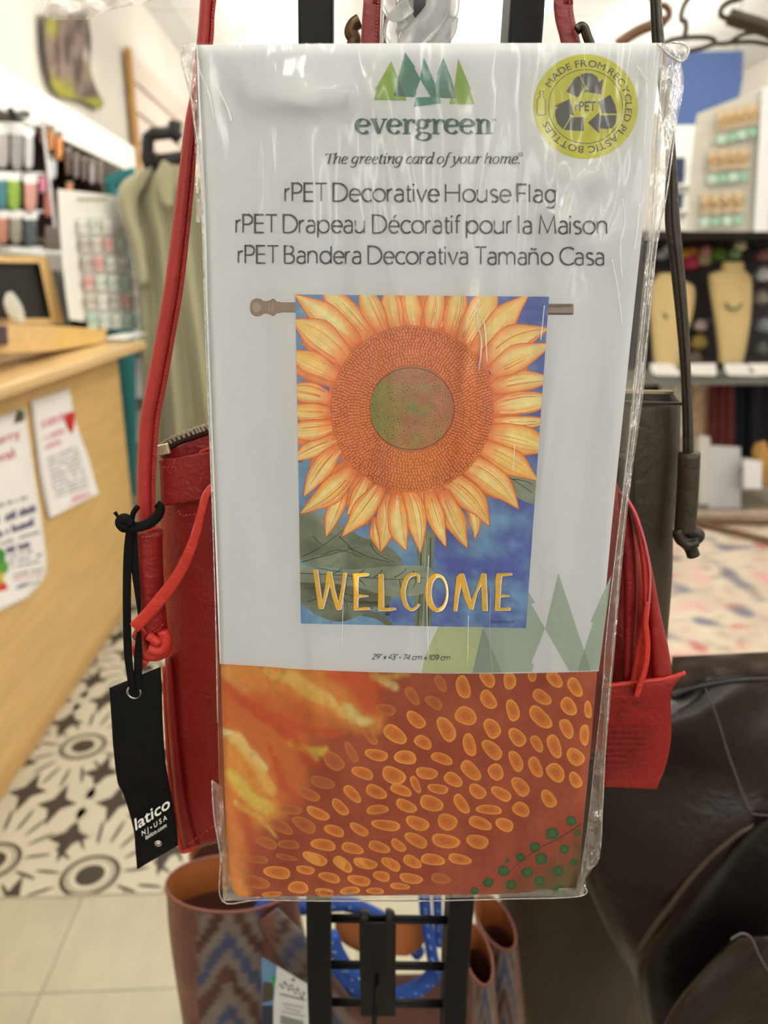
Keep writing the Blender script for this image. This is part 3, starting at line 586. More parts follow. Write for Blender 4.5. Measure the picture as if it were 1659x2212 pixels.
# ================================================================== far and right side of the shop
m_rugv = M('rug_pile', vcol=True, rough=.95, var=.08, vs=40)
rg = thing('area_rug', at_z(1560, 1250), 'faded oriental pattern rug in beige, rose and grey-blue under the jewellery tables', 'rug')
RX0, RX1, RY0, RY1 = .95, 3.5, 2.1, 4.25
def rugc(u, v):
    x, y = u*2.55, v*2.15; n = noise.noise((x*7, y*7, 1)); n2 = noise.noise((x*16, y*16, 5)); n3 = noise.noise((x*4, y*4, 9)); n4 = noise.noise((x*11+5, y*11, 2))
    c = mixc(lin((206, 194, 172)), lin((188, 170, 154)), .5+n3); d = min(v, 1-v)
    c = mixc(c, lin((116, 114, 130)), max(0, n-.2)*3.4*.8); c = mixc(c, lin((184, 88, 84)), max(0, n4-.3)*4*.6); c = mixc(c, lin((150, 140, 120)), max(0, n2-.15)*1.6); c = mixc(c, lin((206, 150, 150)), max(0, -n-.28)*1.5)
    for a, b_, cc in ((.0, .015, (150, 120, 100)), (.05, .075, (120, 100, 86)), (.115, .14, (124, 104, 88)), (.16, .17, (150, 90, 84))):
        if a < d < b_: c = mixc(c, lin(cc), .8)
    return c
mb = MB(); mb.grid(110, 130, lambda u, v: (RX0+(RX1-RX0)*u, RY0+(RY1-RY0)*v, .009+.001*noise.noise((u*60, v*60, 0))), rugc); mb.build('pile', m_rugv, rg)
mb = MB(); mb.box(((RX0+RX1)/2, (RY0+RY1)/2, .0035), (RX1-RX0, RY1-RY0, .007)); mb.build('backing', M('rug_back', (170, 150, 130), rough=.9), rg, smooth=False)
# display table: dark frame, glass shelf
YT = 4.4; m_fr = M('table_frame', (40, 36, 36), rough=.4, metal=.3); m_glass = M('shelf_glass', (200, 214, 208), rough=.08, trans=.75, alpha=.75)
tb2 = thing('display_table', at_y(1560, 1090, YT), 'dark framed glass shelf unit carrying the necklace busts', 'display unit')
a = at_y(1385, 812, YT); c = at_y(1720, 816, YT); x0, x1 = a.x, c.x; zs = a.z; zt2 = at_y(1500, 508, YT).z
bx('glass_shelf', x0-.3, x1, YT-.22, YT+.25, zs-.014, zs, m_glass, tb2, .002)
bx('front_rail', x0-.3, x1, YT-.235, YT-.22, zs-.022, zs-.002, M('rail_grey', (120, 120, 116), rough=.35, metal=.5), tb2, .001)
bx('top_board', x0-.3, x1, YT-.24, YT+.3, zt2-.03, zt2+.01, m_fr, tb2)
bx('lower_board', x0-.3, x1, YT+.12, YT+.35, .16, .19, M('board_grey', (150, 152, 150), rough=.6), tb2)
bx('back_board', x0-.3, x1, YT+.26, YT+.28, zs, zt2, M('board_dark', (52, 46, 50), rough=.7), tb2)
for x_ in (x0-.29, x1-.02): 
    for y_ in (YT-.22, YT+.28): bx('upright', x_, x_+.025, y_, y_+.025, .012, zt2, m_fr, tb2, .002)
# busts
m_bust = M('linen_bust', (208, 184, 132), rough=.8, bump=.1, bs=300, var=.05, vs=30)
def bust(rows, y, label, pend=None):
    t = thing('necklace_bust', at_y((rows[-1][0]+rows[-1][2])/2, rows[-1][1], y), label, 'jewellery bust', 'necklace busts')
    sheet(rows, PY(y), .045, .01, nc=14, sm=6, pw=2.2).build('torso', m_bust, t)
    if pend: mb = MB(); px_tube(mb, pend[0], PY(y-.062), .006, 6, 5); mb.build('necklace', M('neck_%d' % y, pend[1], rough=.4), t)
bust([(1558, 566, 1606, 566), (1556, 582, 1608, 582), (1532, 592, 1616, 590), (1530, 606, 1624, 606), (1536, 650, 1624, 650), (1544, 700, 1620, 700), (1550, 750, 1612, 750), (1552, 784, 1604, 784)], YT-.06, 'cream linen necklace bust wearing a dark green beaded necklace, taller of the two', ([(1568, 655), (1575, 666), (1586, 669), (1596, 665), (1602, 655)], (66, 96, 76)))
bust([(1424, 590, 1462, 590), (1410, 606, 1478, 606), (1404, 630, 1500, 622), (1404, 680, 1496, 680), (1408, 730, 1480, 730), (1412, 780, 1470, 780), (1420, 796, 1466, 796)], YT-.10, 'cream linen necklace bust half behind the olive strap, shorter of the two', ([(1436, 676), (1438, 684), (1444, 684)], (120, 120, 100)))
# flat white cards lying on the shelf
for k_, (x_, lab) in enumerate([(1400, 'white card block under the shorter bust'), (1480, 'wide white card lying between the two busts'), (1560, 'white card lying below the taller bust'), (1612, 'white card leaning off past the taller bust')]):
    mb = MB(); sheet([(x_+4, 785, x_+(66 if k_ == 1 else 50), 785), (x_+6, 800, x_+(72 if k_ != 1 else 68), 806), (x_+14, 810, x_+(80 if k_ > 1 else 66), 812)], PY(YT-.2), 0, .03, nc=2, sm=1, mb=mb); tag(mb.build('price_card', m_white, smooth=False), lab, 'card', 'white cards on the glass shelf')
# goods between the shelves
rs = random.Random(5)
gd = [(1476, 545, 22, (210, 146, 50), 'orange'), (1494, 540, 20, (196, 130, 60), 'amber'), (1522, 540, 24, (206, 140, 140), 'dusty pink'), (1490, 562, 34, (190, 60, 90), 'raspberry'), (1516, 556, 30, (186, 170, 130), 'sand'), (1548, 546, 30, (100, 140, 60), 'leaf green'), (1584, 545, 26, (140, 176, 120), 'pale green'),
      (1596, 528, 24, (222, 214, 190), 'cream'), (1622, 540, 22, (40, 38, 40), 'black'), (1646, 548, 26, (150, 100, 100), 'rose brown'), (1428, 548, 20, (190, 194, 206), 'pale lilac'), (1440, 536, 16, (222, 220, 206), 'ivory'), (1645, 590, 30, (200, 202, 206), 'silver'), (1640, 640, 30, (140, 134, 120), 'stone'), (1645, 700, 32, (120, 126, 132), 'slate'), (1640, 750, 30, (80, 84, 80), 'charcoal'),
      (1512, 700, 24, (222, 196, 196), 'blush'), (1508, 735, 32, (170, 144, 76), 'mustard'), (1530, 690, 14, (100, 104, 116), 'blue grey'), (1500, 768, 26, (120, 108, 92), 'taupe')]
for k_, (x_, y_, s_, c_, nm) in enumerate(gd):
    q = at_y(x_, y_+s_*.6, YT+.12); f = s_/1660*4.5*.55
    mb = MB(); prof = [(f*.35, 0), (f*(1+.2*rs.random()), f*.35), (f*1.02, f*.9), (f*.7, f*1.5), (f*.3, f*1.8)]; mb.lathe(q, prof, 12); tag(mb.build('trinket', M('trinket_%d' % k_, c_, rough=.5, var=.4, vs=60)), '%s hair bow or trinket displayed on the shelf unit behind the busts' % nm, 'trinket', 'trinkets around the busts')
# dark clothes under the shelf
for k_, (xa, xb, c_, nm) in enumerate([(1376, 1412, (70, 40, 36), 'chocolate'), (1412, 1426, (28, 26, 26), 'black'), (1426, 1476, (206, 202, 186), 'striped cream'), (1490, 1536, (196, 170, 140), 'cream patterned'), (1532, 1584, (92, 36, 36), 'burgundy'), (1580, 1628, (36, 38, 44), 'charcoal'), (1620, 1740, (20, 21, 26), 'wide midnight')]):
    t = thing('hanging_garment', at_y((xa+xb)/2, 1000, YT), '%s garment hanging below the glass shelf' % nm, 'garment', 'garments under the glass shelf')
    b0 = 940 if k_ in (0, 1, 2, 3) else 985
    sheet([(xa, 828, xb, 828), (xa-2, 870, xb+2, 870), (xa-4, b0, xb+3, b0+6)], PY(YT+.02+.09*(k_ % 2)), .02, .03, nc=14, sm=5, dz=lambda u, v: .02*math.sin(u*20+k_)).build('cloth', M('gc_%d' % k_, c_, rough=.9, var=.3 if k_ in (2, 3) else .05, vs=30), t)
# white stock boxes / price tiles on the floor board
for k_, (x_, y_, w_, h_, c_, nm) in enumerate([(1530, 962, 70, 140, (206, 208, 212), 'tall pale grey plastic bin'), (1606, 992, 40, 64, (226, 228, 232), 'white carton beside the plastic bin'), (1508, 940, 26, 150, (190, 190, 186), 'narrow grey stand panel')]):
    mb = MB(); sheet([(x_, y_, x_+w_, y_+4), (x_, y_+h_, x_+w_, y_+h_)], PY(YT-.02-.14*k_), 0, .12, nc=2, sm=1, mb=mb); tag(mb.build('storage_bin', M('bin_%d' % k_, c_, rough=.5), smooth=False, bevel=.006), nm+' under the shelf unit', 'bin')
mb = MB(); sheet([(1630, 958, 1652, 952), (1624, 985, 1670, 985), (1640, 1010, 1680, 1010), (1644, 1050, 1680, 1050)], PY(YT-.14), .03, .01, nc=8, mb=mb, dz=lambda u, v: .02*math.sin(u*9+v*12)); tag(mb.build('straw_bundle', M('straw', (190, 146, 80), rough=.8, var=.3, vs=60)), 'golden straw bundle standing beside the white carton', 'decoration')
mb = MB(); q = at_y(1519, 999, YT-.16); mb.lathe(q, [(.012, 0), (.022, .004), (.012, .008)], 12, (0, -1, 0)); tag(mb.build('yellow_dot', M('yellow_dot', (226, 214, 60), rough=.5)), 'small yellow round sticker on the pale bin', 'sticker')
# table beside the rug: thin brown legs of a low stand over the rug
for p_, q_ in (((1440, 1122), (1680, 1128)), ((1500, 1128), (1680, 1172))): a = at_z(*p_, .03); c = at_z(*q_, .03); mb = MB(); mb.tube([a, c], .018, 8); tag(mb.build('wooden_runner', M('runner_brown', (110, 84, 62), rough=.6)), '%s brown wooden runner bar lying across the rug' % ('upper' if p_[0] == 1440 else 'lower'), 'runner')
# card spinner with jewellery
YS = 4.0; PSp = PY(YS); sp = thing('jewellery_spinner', at_y(1580, 500, YS), 'white spinner panel with rows of gold-toned jewellery cards above the shelf unit', 'display stand')
sheet([(1506, 246, 1800, 130), (1498, 300, 1800, 300), (1480, 500, 1800, 500)], PSp, 0, .03, nc=3, sm=3).build('panel', M('spinner_grey', (206, 204, 194), rough=.6), sp, smooth=False)
sheet([(1646, 190, 1672, 180), (1628, 500, 1660, 500)], PY(YS-.05), 0, .03, nc=1, sm=1).build('edge_post', M('edge_white', (236, 238, 240), rough=.4), sp, smooth=False)
for r_, (y_, xa, xb) in enumerate([(236, 1552, 1640), (322, 1532, 1622), (416, 1516, 1612)]):
    for c_ in range(4):
        x_ = xa+(xb-xa)*c_/4; dy = -20*c_/4 if r_ == 0 else -8*c_/4
        t = thing('jewellery_card', at_y(x_+10, y_+70, YS), 'gold-toned jewellery card with a mint header, %s of four in the %s spinner row' % (['first', 'second', 'third', 'last'][c_], ['upper', 'middle', 'lower'][r_]), 'jewellery card', 'jewellery cards on the spinner')
        mb = MB(); sheet([(x_, y_+dy, x_+20, y_+dy), (x_-2, y_+48+dy, x_+19, y_+48+dy)], PY(YS-.05), 0, .006, nc=1, sm=1, mb=mb); mb.build('card', M('beige_card', (206, 188, 160), rough=.6, var=.2, vs=50), t, smooth=False)
        mb = MB(); torus(mb, at_y(x_+10, y_+24+dy, YS-.07), (0, 1, 0), .017, .005, 12, 6); mb.build('bangle', M('gold', (206, 170, 116), rough=.3, metal=.8), t)
        mb = MB(); sheet([(x_-2, y_+54+dy, x_+17, y_+54+dy), (x_-3, y_+74+dy, x_+16, y_+74+dy)], PY(YS-.05), 0, .006, nc=1, sm=1, mb=mb); mb.build('header', M('mint_%d' % (c_ % 2), (150, 196, 170) if c_ % 2 else (190, 220, 206), rough=.5), t, smooth=False)
# white wall shelves, navy picture and blue panel on the far walls
mb = MB(); bq = at_y(1450, 112, 7.0)
for bq in (at_y(1445, 112, 7.0), at_y(1590, 112, 7.0)): mb.tube([bq, Vector((bq.x, bq.y, ZC))], .004, 5)
sheet([(1432, 112, 1606, 110), (1440, 200, 1600, 200), (1446, 284, 1560, 284)], PY(7.0), 0, .06, nc=2, sm=3, mb=mb); tag(mb.build('blue_banner', M('banner_blue', (84, 108, 162), rough=.8), smooth=False), 'plain slate blue banner hanging from the ceiling over the displays', 'banner')
t = thing('white_cabinet', at_y(1450, 520, 6.5), 'tall white cabinet with pale shelves and navy goods beyond the spinner', 'cabinet')
ca_ = at_y(1440, 278, 6.5); cc_ = at_y(1488, 278, 6.5); bx('body', ca_.x, cc_.x, 6.35, 6.65, 0, ca_.z, m_white, t)
for bz in (398, 454): bz_ = at_y(1460, bz, 6.31).z; bx('shelf', ca_.x+.05, cc_.x, 6.26, 6.36, bz_-.02, bz_, m_white, t)
sheet([(1484, 300, 1600, 310), (1488, 502, 1600, 502)], PY(6.62), 0, .05, nc=1, sm=1).build('shelf_panel', M('warm_white', (226, 220, 208), rough=.6), t, smooth=False)
for k_, (x_, y_, w_, h_) in enumerate([(1456, 340, 24, 58), (1458, 418, 18, 36)]):
    mb = MB(); sheet([(x_, y_, x_+w_, y_), (x_, y_+h_, x_+w_-2, y_+h_)], PY(6.31), 0, .05, nc=1, sm=1, mb=mb); tag(mb.build('navy_book', M('navy', (48, 60, 92), rough=.6), smooth=False), ['larger navy box standing on the white cabinet shelf', 'smaller navy box on the white cabinet, lower shelf'][k_], 'box')
# hangers on a round rail, top right
m_hw = M('hanger_wood', (120, 84, 60), rough=.45); m_hd = M('hanger_dark', (66, 56, 44), rough=.4)
def hgr(label, parts, y):
    t = thing('clothes_hanger', at_y(parts[0][1][0][0], parts[0][1][0][1], y), label, 'hanger', 'clothes hangers by the ceiling')
    for nm, pts, r, m_ in parts: mb = MB(); px_tube(mb, pts, PY(y), r, 8, 6); mb.build(nm, m_, t)
hgr('reddish wooden hanger with its hook behind the olive strap', [('arm', [(1334, 96), (1360, 78), (1384, 64), (1410, 54), (1436, 44)], .010, m_hw), ('hook', [(1400, -30), (1410, 0), (1426, 12), (1436, 12), (1444, 22), (1444, 36), (1434, 50)], .006, m_hw)], 1.6)
hgr('dark wire hanger with an upright hook and spread arms', [('hook', [(1492, -34), (1488, -6), (1478, 10), (1472, 28), (1472, 44), (1480, 46), (1482, 62), (1478, 82)], .0045, m_hd), ('arm', [(1380, 112), (1430, 94), (1460, 84), (1478, 82), (1500, 80), (1530, 81), (1546, 88)], .0042, m_hd), ('arm', [(1460, 124), (1490, 110), (1516, 104), (1545, 94)], .004, m_hd)], 1.5)
hgr('thick dark hanger with a curled hook at the picture corner', [('hook', [(1640, -30), (1600, -4), (1576, 4), (1560, 16), (1556, 30), (1564, 38), (1580, 42)], .0045, m_hd), ('arm', [(1576, 36), (1600, 44), (1640, 56), (1700, 80)], .014, m_hd)], 1.5)
hgr('thin dark trouser hanger below the curled one', [('arm', [(1546, 94), (1574, 92), (1600, 76), (1630, 70), (1690, 68)], .004, m_hd), ('arm', [(1574, 92), (1620, 90), (1650, 94), (1700, 104)], .004, m_hd)], 1.55)
t = thing('garment_rail', at_y(1400, -14, 1.52), 'dark steel rail the clothes hangers hang from, close under the ceiling view', 'rail')
mb = MB(); mb.tube([at_y(1290, -32, 1.62), at_y(1430, -30, 1.56), at_y(1640, -30, 1.47), at_y(1900, -30, 1.40)], .010, 10); mb.build('bar', m_fr, t)
for q in (at_y(1300, -32, 1.62), at_y(1890, -30, 1.40)): mb = MB(); mb.tube([q, Vector((q.x, q.y, ZC))], .008, 8); mb.build('dropper', m_fr, t)
# ================================================================== the flag package
base = PK(885, 1945, -.006)
pkg = thing('flag_package', base, 'clear plastic bag holding a folded sunflower house flag and its white printed card', 'flag package')
# ---- folded cloth
KF = 900/1659
STR = [  # soft watercolour strokes: points in the view (450,1430,1350,1960), width, colour, strength
 ([(60, 60), (330, 60), (560, 200), (640, 235)], 75, (226, 152, 66), .9), ([(40, 180), (250, 330), (330, 480)], 80, (214, 120, 50), .8), ([(60, 330), (150, 450), (230, 590)], 80, (230, 160, 70), .9),
 ([(60, 620), (110, 720), (100, 900)], 70, (222, 140, 70), .9), ([(320, 60), (420, 120), (520, 190), (600, 225)], 24, (238, 206, 112), .85), ([(230, 30), (330, 90), (440, 150)], 16, (236, 196, 96), .7), ([(560, 180), (628, 236)], 26, (232, 226, 140), .9),
 ([(60, 270), (130, 330), (220, 430)], 20, (236, 232, 172), .95), ([(100, 300), (180, 400), (250, 500)], 26, (240, 206, 110), .7), ([(90, 450), (150, 520), (230, 580)], 34, (230, 214, 96), .85), ([(330, 320), (400, 350), (470, 355)], 20, (226, 196, 74), .85), ([(380, 345), (430, 380)], 14, (222, 190, 70), .8),
 ([(300, 40), (260, 110), (360, 200), (480, 240), (545, 285)], 8, (170, 130, 60), .3), ([(60, 90), (200, 190), (330, 300), (420, 400)], 26, (206, 78, 34), .75), ([(500, 60), (600, 60), (640, 130), (660, 180)], 40, (216, 96, 44), .85), ([(560, 40), (690, 80)], 34, (212, 92, 40), .8), ([(250, 210), (400, 270), (520, 290)], 22, (212, 88, 36), .8),
 ([(690, 60), (740, 100)], 22, (232, 220, 140), .7), ([(660, 40), (700, 50), (800, 45)], 20, (214, 170, 76), .7), ([(240, 340), (300, 480), (370, 560)], 18, (208, 84, 40), .7), ([(110, 560), (200, 620), (260, 690)], 12, (226, 190, 96), .7), ([(70, 300), (60, 420)], 18, (214, 120, 50), .6), ([(140, 620), (180, 720), (170, 800)], 26, (206, 90, 60), .6), ([(90, 800), (140, 920)], 30, (232, 150, 70), .7), ([(60, 40), (130, 110)], 22, (222, 160, 90), .6)]
STR = [([(450+a*KF, 1430+b_*KF) for a, b_ in p], w_*KF, lin(c), s_) for p, w_, c, s_ in STR]
def sdist(x, y, P):
    best = 1e9
    for i in range(len(P)-1):
        ax, ay = P[i]; dx, dy = P[i+1][0]-ax, P[i+1][1]-ay; t = max(0, min(1, ((x-ax)*dx+(y-ay)*dy)/(dx*dx+dy*dy))); best = min(best, math.hypot(x-ax-dx*t, y-ay-dy*t))
    return best
def patch(x, y):
    """printed colours of the enlarged sunflower on the cloth; x,y in photograph pixels"""
    n = noise.noise((x*.012, y*.012, 1)); n2 = noise.noise((x*.03, y*.03, 5)); n5 = noise.noise((x*.08, y*.08, 6))
    c = mixc(lin((160, 68, 36)), lin((178, 86, 54)), .4+n+n5*.4)
    ex = 850-(y-1440)*.72+(26*math.sin(y*.03)); t = max(0, min(1, (ex-x)/60+n2*.5)); c = mixc(c, mixc(lin((212, 104, 44)), lin((220, 132, 58)), .5+n*1.5), t)
    if x < 960:
        for P, w_, cc, s_ in STR:
            if x > max(p[0] for p in P)+w_*1.6: continue
            d = sdist(x+n2*10, y+n*12, P)/w_
            if d < 1.5: c = mixc(c, cc, s_*math.exp(-(d*1.15)**4)*(1+.5*n5))
    gx = (x-1010)/240+(y-1760)/170; k = max(0, min(1, (gx-1.15)*2.2+n2*.5)); c = mixc(c, mixc(lin((120, 76, 44)), lin((92, 94, 50)), .4+n), k)
    return mixc(c, lin((174, 62, 46)), max(0, 1-abs(gx-1.03)*5)*.7)
crow = [(476, 1400, 1294, 1400), (479, 1500, 1286, 1500), (482, 1600, 1277, 1600), (485, 1700, 1268, 1700), (489, 1800, 1258, 1800), (494, 1860, 1253, 1860), (500, 1915, 1250, 1908), (516, 1938, 1244, 1930)]
def fold(u, v): return .0012*math.sin(u*9+v*2)+.0008*math.sin(v*14+u*3)
cl = sheet(crow, lambda x, y, o=0.: PK(x, y, o-.0108), .0035, .009, nc=190, sm=22, dz=fold, pw=8, endq=14, col=lambda u, v, x, y: patch(x, y))
m_cloth = M('printed_cloth', vcol=True, rough=.75, bump=.15, bs=900, wave=420, var=.07, vs=220)
flag = cl.build('folded_flag', m_cloth, pkg)
def cloth_front(x, y, lay=0.):
    R = cloth_front.R
    i = 0
    while i < len(R)-2 and R[i+1][1] < y: i += 1
    f = max(0, min(1, (y-R[i][1])/max(1e-6, R[i+1][1]-R[i][1]))); xl = R[i][0]*(1-f)+R[i+1][0]*f; xr = R[i][2]*(1-f)+R[i+1][2]*f
    v = (i+f)/(len(R)-1); u = max(0.0, min(1., (x-xl)/(xr-xl)))
    p = max(0., 1-abs(2*u-1)**8)**.5*max(0., 1-abs(2*v-1)**14)**.5
    return PK(x, y, -.0108+.0035*p+fold(u, v)+.0045+.00012+lay*.00004)
cloth_front.R = cm(crow, 22)
# seeds read off the photograph: crop px (x,y,len,wid,angle) in the 1659x977 view of (450,1430,1350,1960)
SEED = '''925,85,75,40,60 812,135,85,42,55 898,162,80,45,35 708,190,80,45,15 1015,100,95,55,75 1112,68,75,50,50 1200,75,70,50,85 1290,55,45,35,90 1378,68,80,50,50 1460,100,85,48,60 1115,150,85,55,55 1328,140,85,50,35 827,230,90,50,40 1025,215,90,70,25 1212,193,90,50,75 1322,220,115,58,45 1435,177,80,55,55 1512,190,70,30,85 948,268,110,60,60 1130,265,85,60,60 1427,265,85,48,65 1498,290,85,38,90 743,288,105,60,35 855,320,75,50,30 1040,330,95,50,75 1230,300,85,55,50 1308,325,75,40,60 1378,335,100,50,70 1462,378,80,60,45 1130,350,100,55,45 670,370,95,45,12 785,380,90,55,8 930,385,92,42,20 1225,395,90,48,65 645,295,85,35,55 570,360,95,35,60 500,395,95,60,40 615,442,92,45,20 738,452,100,65,25 870,443,90,48,8 975,468,80,50,30 1045,432,100,55,45 1145,438,70,58,60 1303,418,90,48,65 1383,440,85,62,50 1462,470,70,45,60 825,487,75,32,65 455,480,100,45,15 400,527,100,42,25 573,525,90,42,45 668,517,90,50,25 767,510,90,42,20 915,505,85,38,10 1072,515,75,52,35 1167,525,90,45,30 1243,497,90,55,50 1355,545,80,50,55 330,588,90,38,8 437,603,100,42,25 525,578,85,42,45 673,588,90,38,-5 788,573,90,45,25 888,563,98,60,20 1008,565,90,45,55 1118,588,105,38,5 1245,587,72,55,30 290,655,105,45,30 382,648,105,50,30 502,672,85,42,20 601,667,85,38,32 708,650,118,42,8 833,642,98,52,20 952,637,80,65,20 1082,642,98,48,20 1180,648,75,50,25 232,720,90,42,20 320,727,90,35,5 458,728,102,45,10 573,742,92,42,15 680,737,90,42,18 757,730,70,38,38 828,710,100,48,28 945,713,115,55,10 1072,715,90,55,12 200,787,80,30,5 310,778,90,22,12 425,783,105,45,22 535,805,90,45,38 625,802,98,42,12 728,805,85,42,30 812,795,80,45,28 893,787,98,45,8 1001,785,95,40,12 275,838,110,50,8 387,828,75,34,10 483,858,90,38,15 601,870,95,40,12 690,853,70,40,15 807,862,95,40,10 190,877,110,50,12 358,898,82,48,5 462,918,75,36,8 565,910,80,30,-5 665,912,72,26,3 762,893,80,26,5 925,862,80,40,10 255,925,80,22,-3'''
sd = MB(); kf = 900/1659
faded = {(925, 85), (812, 135), (898, 162), (708, 190), (645, 295), (570, 360), (500, 395), (455, 480), (400, 527), (330, 588), (290, 655), (382, 648), (232, 720), (320, 727), (200, 787), (310, 778), (190, 877), (925, 862)}
for q in SEED.split():
    x, y, L_, W_, a = (float(k) for k in q.split(',')); fd = (x, y) in faded
    X = 450+x*kf; Y = 1430+y*kf; a = math.radians(a); L_ *= kf*.5; W_ *= kf*.5
    base_c = patch(X, Y)
    for ring, (sc, lay, c) in enumerate([(1.0, 1, (244, 172, 72)), (.80, 2, (228, 138, 50)), (.45, 3, (212, 116, 42))]):
        c = mixc(lin(c), base_c, .62 if fd else .05); jit = random.uniform(-.05, .05); c = tuple(max(0, v*(1+jit)) for v in c)
        P = []
        for k in range(18):
            t = k/18*2*math.pi; rr = 1+.05*math.sin(3*t+x); ex = L_*sc*math.copysign(abs(math.cos(t))**.85, math.cos(t))*rr; ey = W_*sc*math.copysign(abs(math.sin(t))**.9, math.sin(t))*rr
            P.append((X+ex*math.cos(a)-ey*math.sin(a), Y+ex*math.sin(a)+ey*math.cos(a)))
        if min(p[1] for p in P) < 1446: continue
        sd.poly([cloth_front(px, py, lay) for px, py in P], c)
for (x, y, r) in [(1445, 633, 22), (1370, 683, 26), (1300, 737, 22), (1418, 745, 20), (1325, 783, 26), (1243, 778, 20), (1175, 833, 24), (1270, 838, 24), (1395, 833, 22), (1318, 872, 22), (1115, 878, 22), (1205, 887, 22), (1400, 915, 26), (1060, 912, 16), (1470, 680, 14), (1455, 795, 14), (1190, 790, 10), (1350, 700, 8)]:
    X = 450+x*kf; Y = 1430+y*kf; r *= kf
    for sc, lay, c in ((1, 1, (44, 92, 44)), (.6, 2, (56, 108, 50))): sd.poly([cloth_front(X+r*sc*math.cos(k*.5236)*(1+.12*math.sin(k*2+x)), Y+r*sc*.92*math.sin(k*.5236), lay) for k in range(12)], lin(c))
ribbon(sd, [(450+a*kf, 1430+b_*kf) for a, b_ in cm([(1485, 645), (1400, 700), (1330, 735), (1250, 790), (1195, 840)], 5)], lambda d, t: 1.6*(1-t*.6), lambda x, y: cloth_front(x, y, 1), lin((74, 52, 36)))
sd.build('printed_seeds', m_cloth, flag, smooth=False)
# ---- white card
m_card = M('white_card', (222, 226, 232), rough=.42, bump=.04, bs=260, var=.012, vs=300)
c_rows = [(424, 97, 1430, 93), (430, 250, 1414, 250), (447, 700, 1366, 700), (464, 1150, 1320, 1150), (473, 1385, 1298, 1398), (475, 1434, 1293, 1450)]
low = [(475, 1434), (560, 1439), (650, 1446), (800, 1452), (950, 1455), (1100, 1455), (1200, 1453), (1293, 1450)]
cb = MB(); front = []; back = []
outl = [(424, 97), (640, 95), (900, 93), (1200, 93), (1430, 93), (1398, 400), (1366, 700), (1320, 1150), (1293, 1450)]+low[::-1][1:]+[(464, 1150), (447, 700), (435, 400)]
nO = len(outl); cb.poly([PK(x, y, .0004) for x, y in outl][::-1]); cb.poly([PK(x, y, -.0006) for x, y in outl])
for i in range(nO): j = (i+1) % nO; cb.add([cb.v[nO-1-i], cb.v[nO-1-j], cb.v[nO+j], cb.v[nO+i]], [(0, 1, 2, 3)])
card = cb.build('card', m_card, pkg, smooth=False)
m_ink = M('print_ink', vcol=True, rough=.45, var=.04, vs=400)
tx = MB(); dk = lin((58, 60, 64)); P_ = lambda x, y: pr(x, y, 12)
put_strokes(tx, 'rPET Decorative House Flag', LIGHT, 616, 434, 1201, 437, 38.5, P_, w=.082, col=dk)
put_strokes(tx, 'rPET Drapeau Décoratif pour la Maison', LIGHT, 510, 502, 1313, 505, 38.5, P_, w=.080, col=dk)
put_strokes(tx, 'rPET Bandera Decorativa Tamaño Casa', LIGHT, 515, 568, 1306, 572.5, 37.5, P_, w=.080, col=dk)
put_strokes(tx, '29" x 43" • 74 cm x 109 cm', LIGHT, 804, 1424, 972, 1426.5, 10.8, P_, w=.10, col=dk, shear=.18)
put_strokes(tx, 'The greeting card of your home.', ITA, 699, 353.5, 1121, 353.5, 15.9, P_, w=.165, col=lin((44, 66, 60)), shear=.17, thin=.5)
put_text(tx, '®', 1119.5, 338.5, 1130, 338.5, 10, P_, col=lin((60, 78, 72)))
put_text(tx, 'TM', 1060.5, 263, 1072, 263, 7.5, P_, off=-.01, col=lin((70, 90, 84)))
tx.build('printed_text', m_ink, card, smooth=False)
lg = MB(); put_strokes(lg, 'evergreen', SER, 768, 289, 1061, 289, 32.8, P_, w=.27, col=lin((42, 92, 84)), thin=.26)
k = 750/1659
def CP(p, o=(750, 0), s=k): return (o[0]+p[0]*s, o[1]+p[1]*s)
for lay, c, pts in [(1, (136, 172, 62), [(210, 292), (243, 372), (285, 480), (127, 478), (142, 428), (133, 428)]),
                    (2, (60, 140, 120), [(366, 275), (400, 350), (432, 430), (448, 493), (318, 511), (328, 466), (400, 463), (347, 372)]),
                    (1, (136, 172, 62), [(530, 278), (592, 428), (585, 428), (607, 498), (487, 497), (515, 400)]),
                    (3, (58, 128, 108), [(277, 250), (328, 324), (321, 325), (350, 376), (328, 440), (333, 441), (325, 463), (222, 460), (243, 372)]),
                    (3, (58, 128, 108), [(460, 273), (500, 380), (519, 470), (411, 465), (432, 357), (427, 357)]),
                    (4, (38, 96, 84), [(243, 372), (222, 460), (276, 461)]), (4, (38, 96, 84), [(414, 415), (411, 465), (436, 466)]), (4, (38, 96, 84), [(503, 398), (493, 468), (519, 470)])]:
    q = [CP(p) for p in pts]; lg.poly([pr(x, y, lay+3) for x, y in q], lin(c))
lg.build('printed_trees_and_name', m_ink, card, smooth=False)
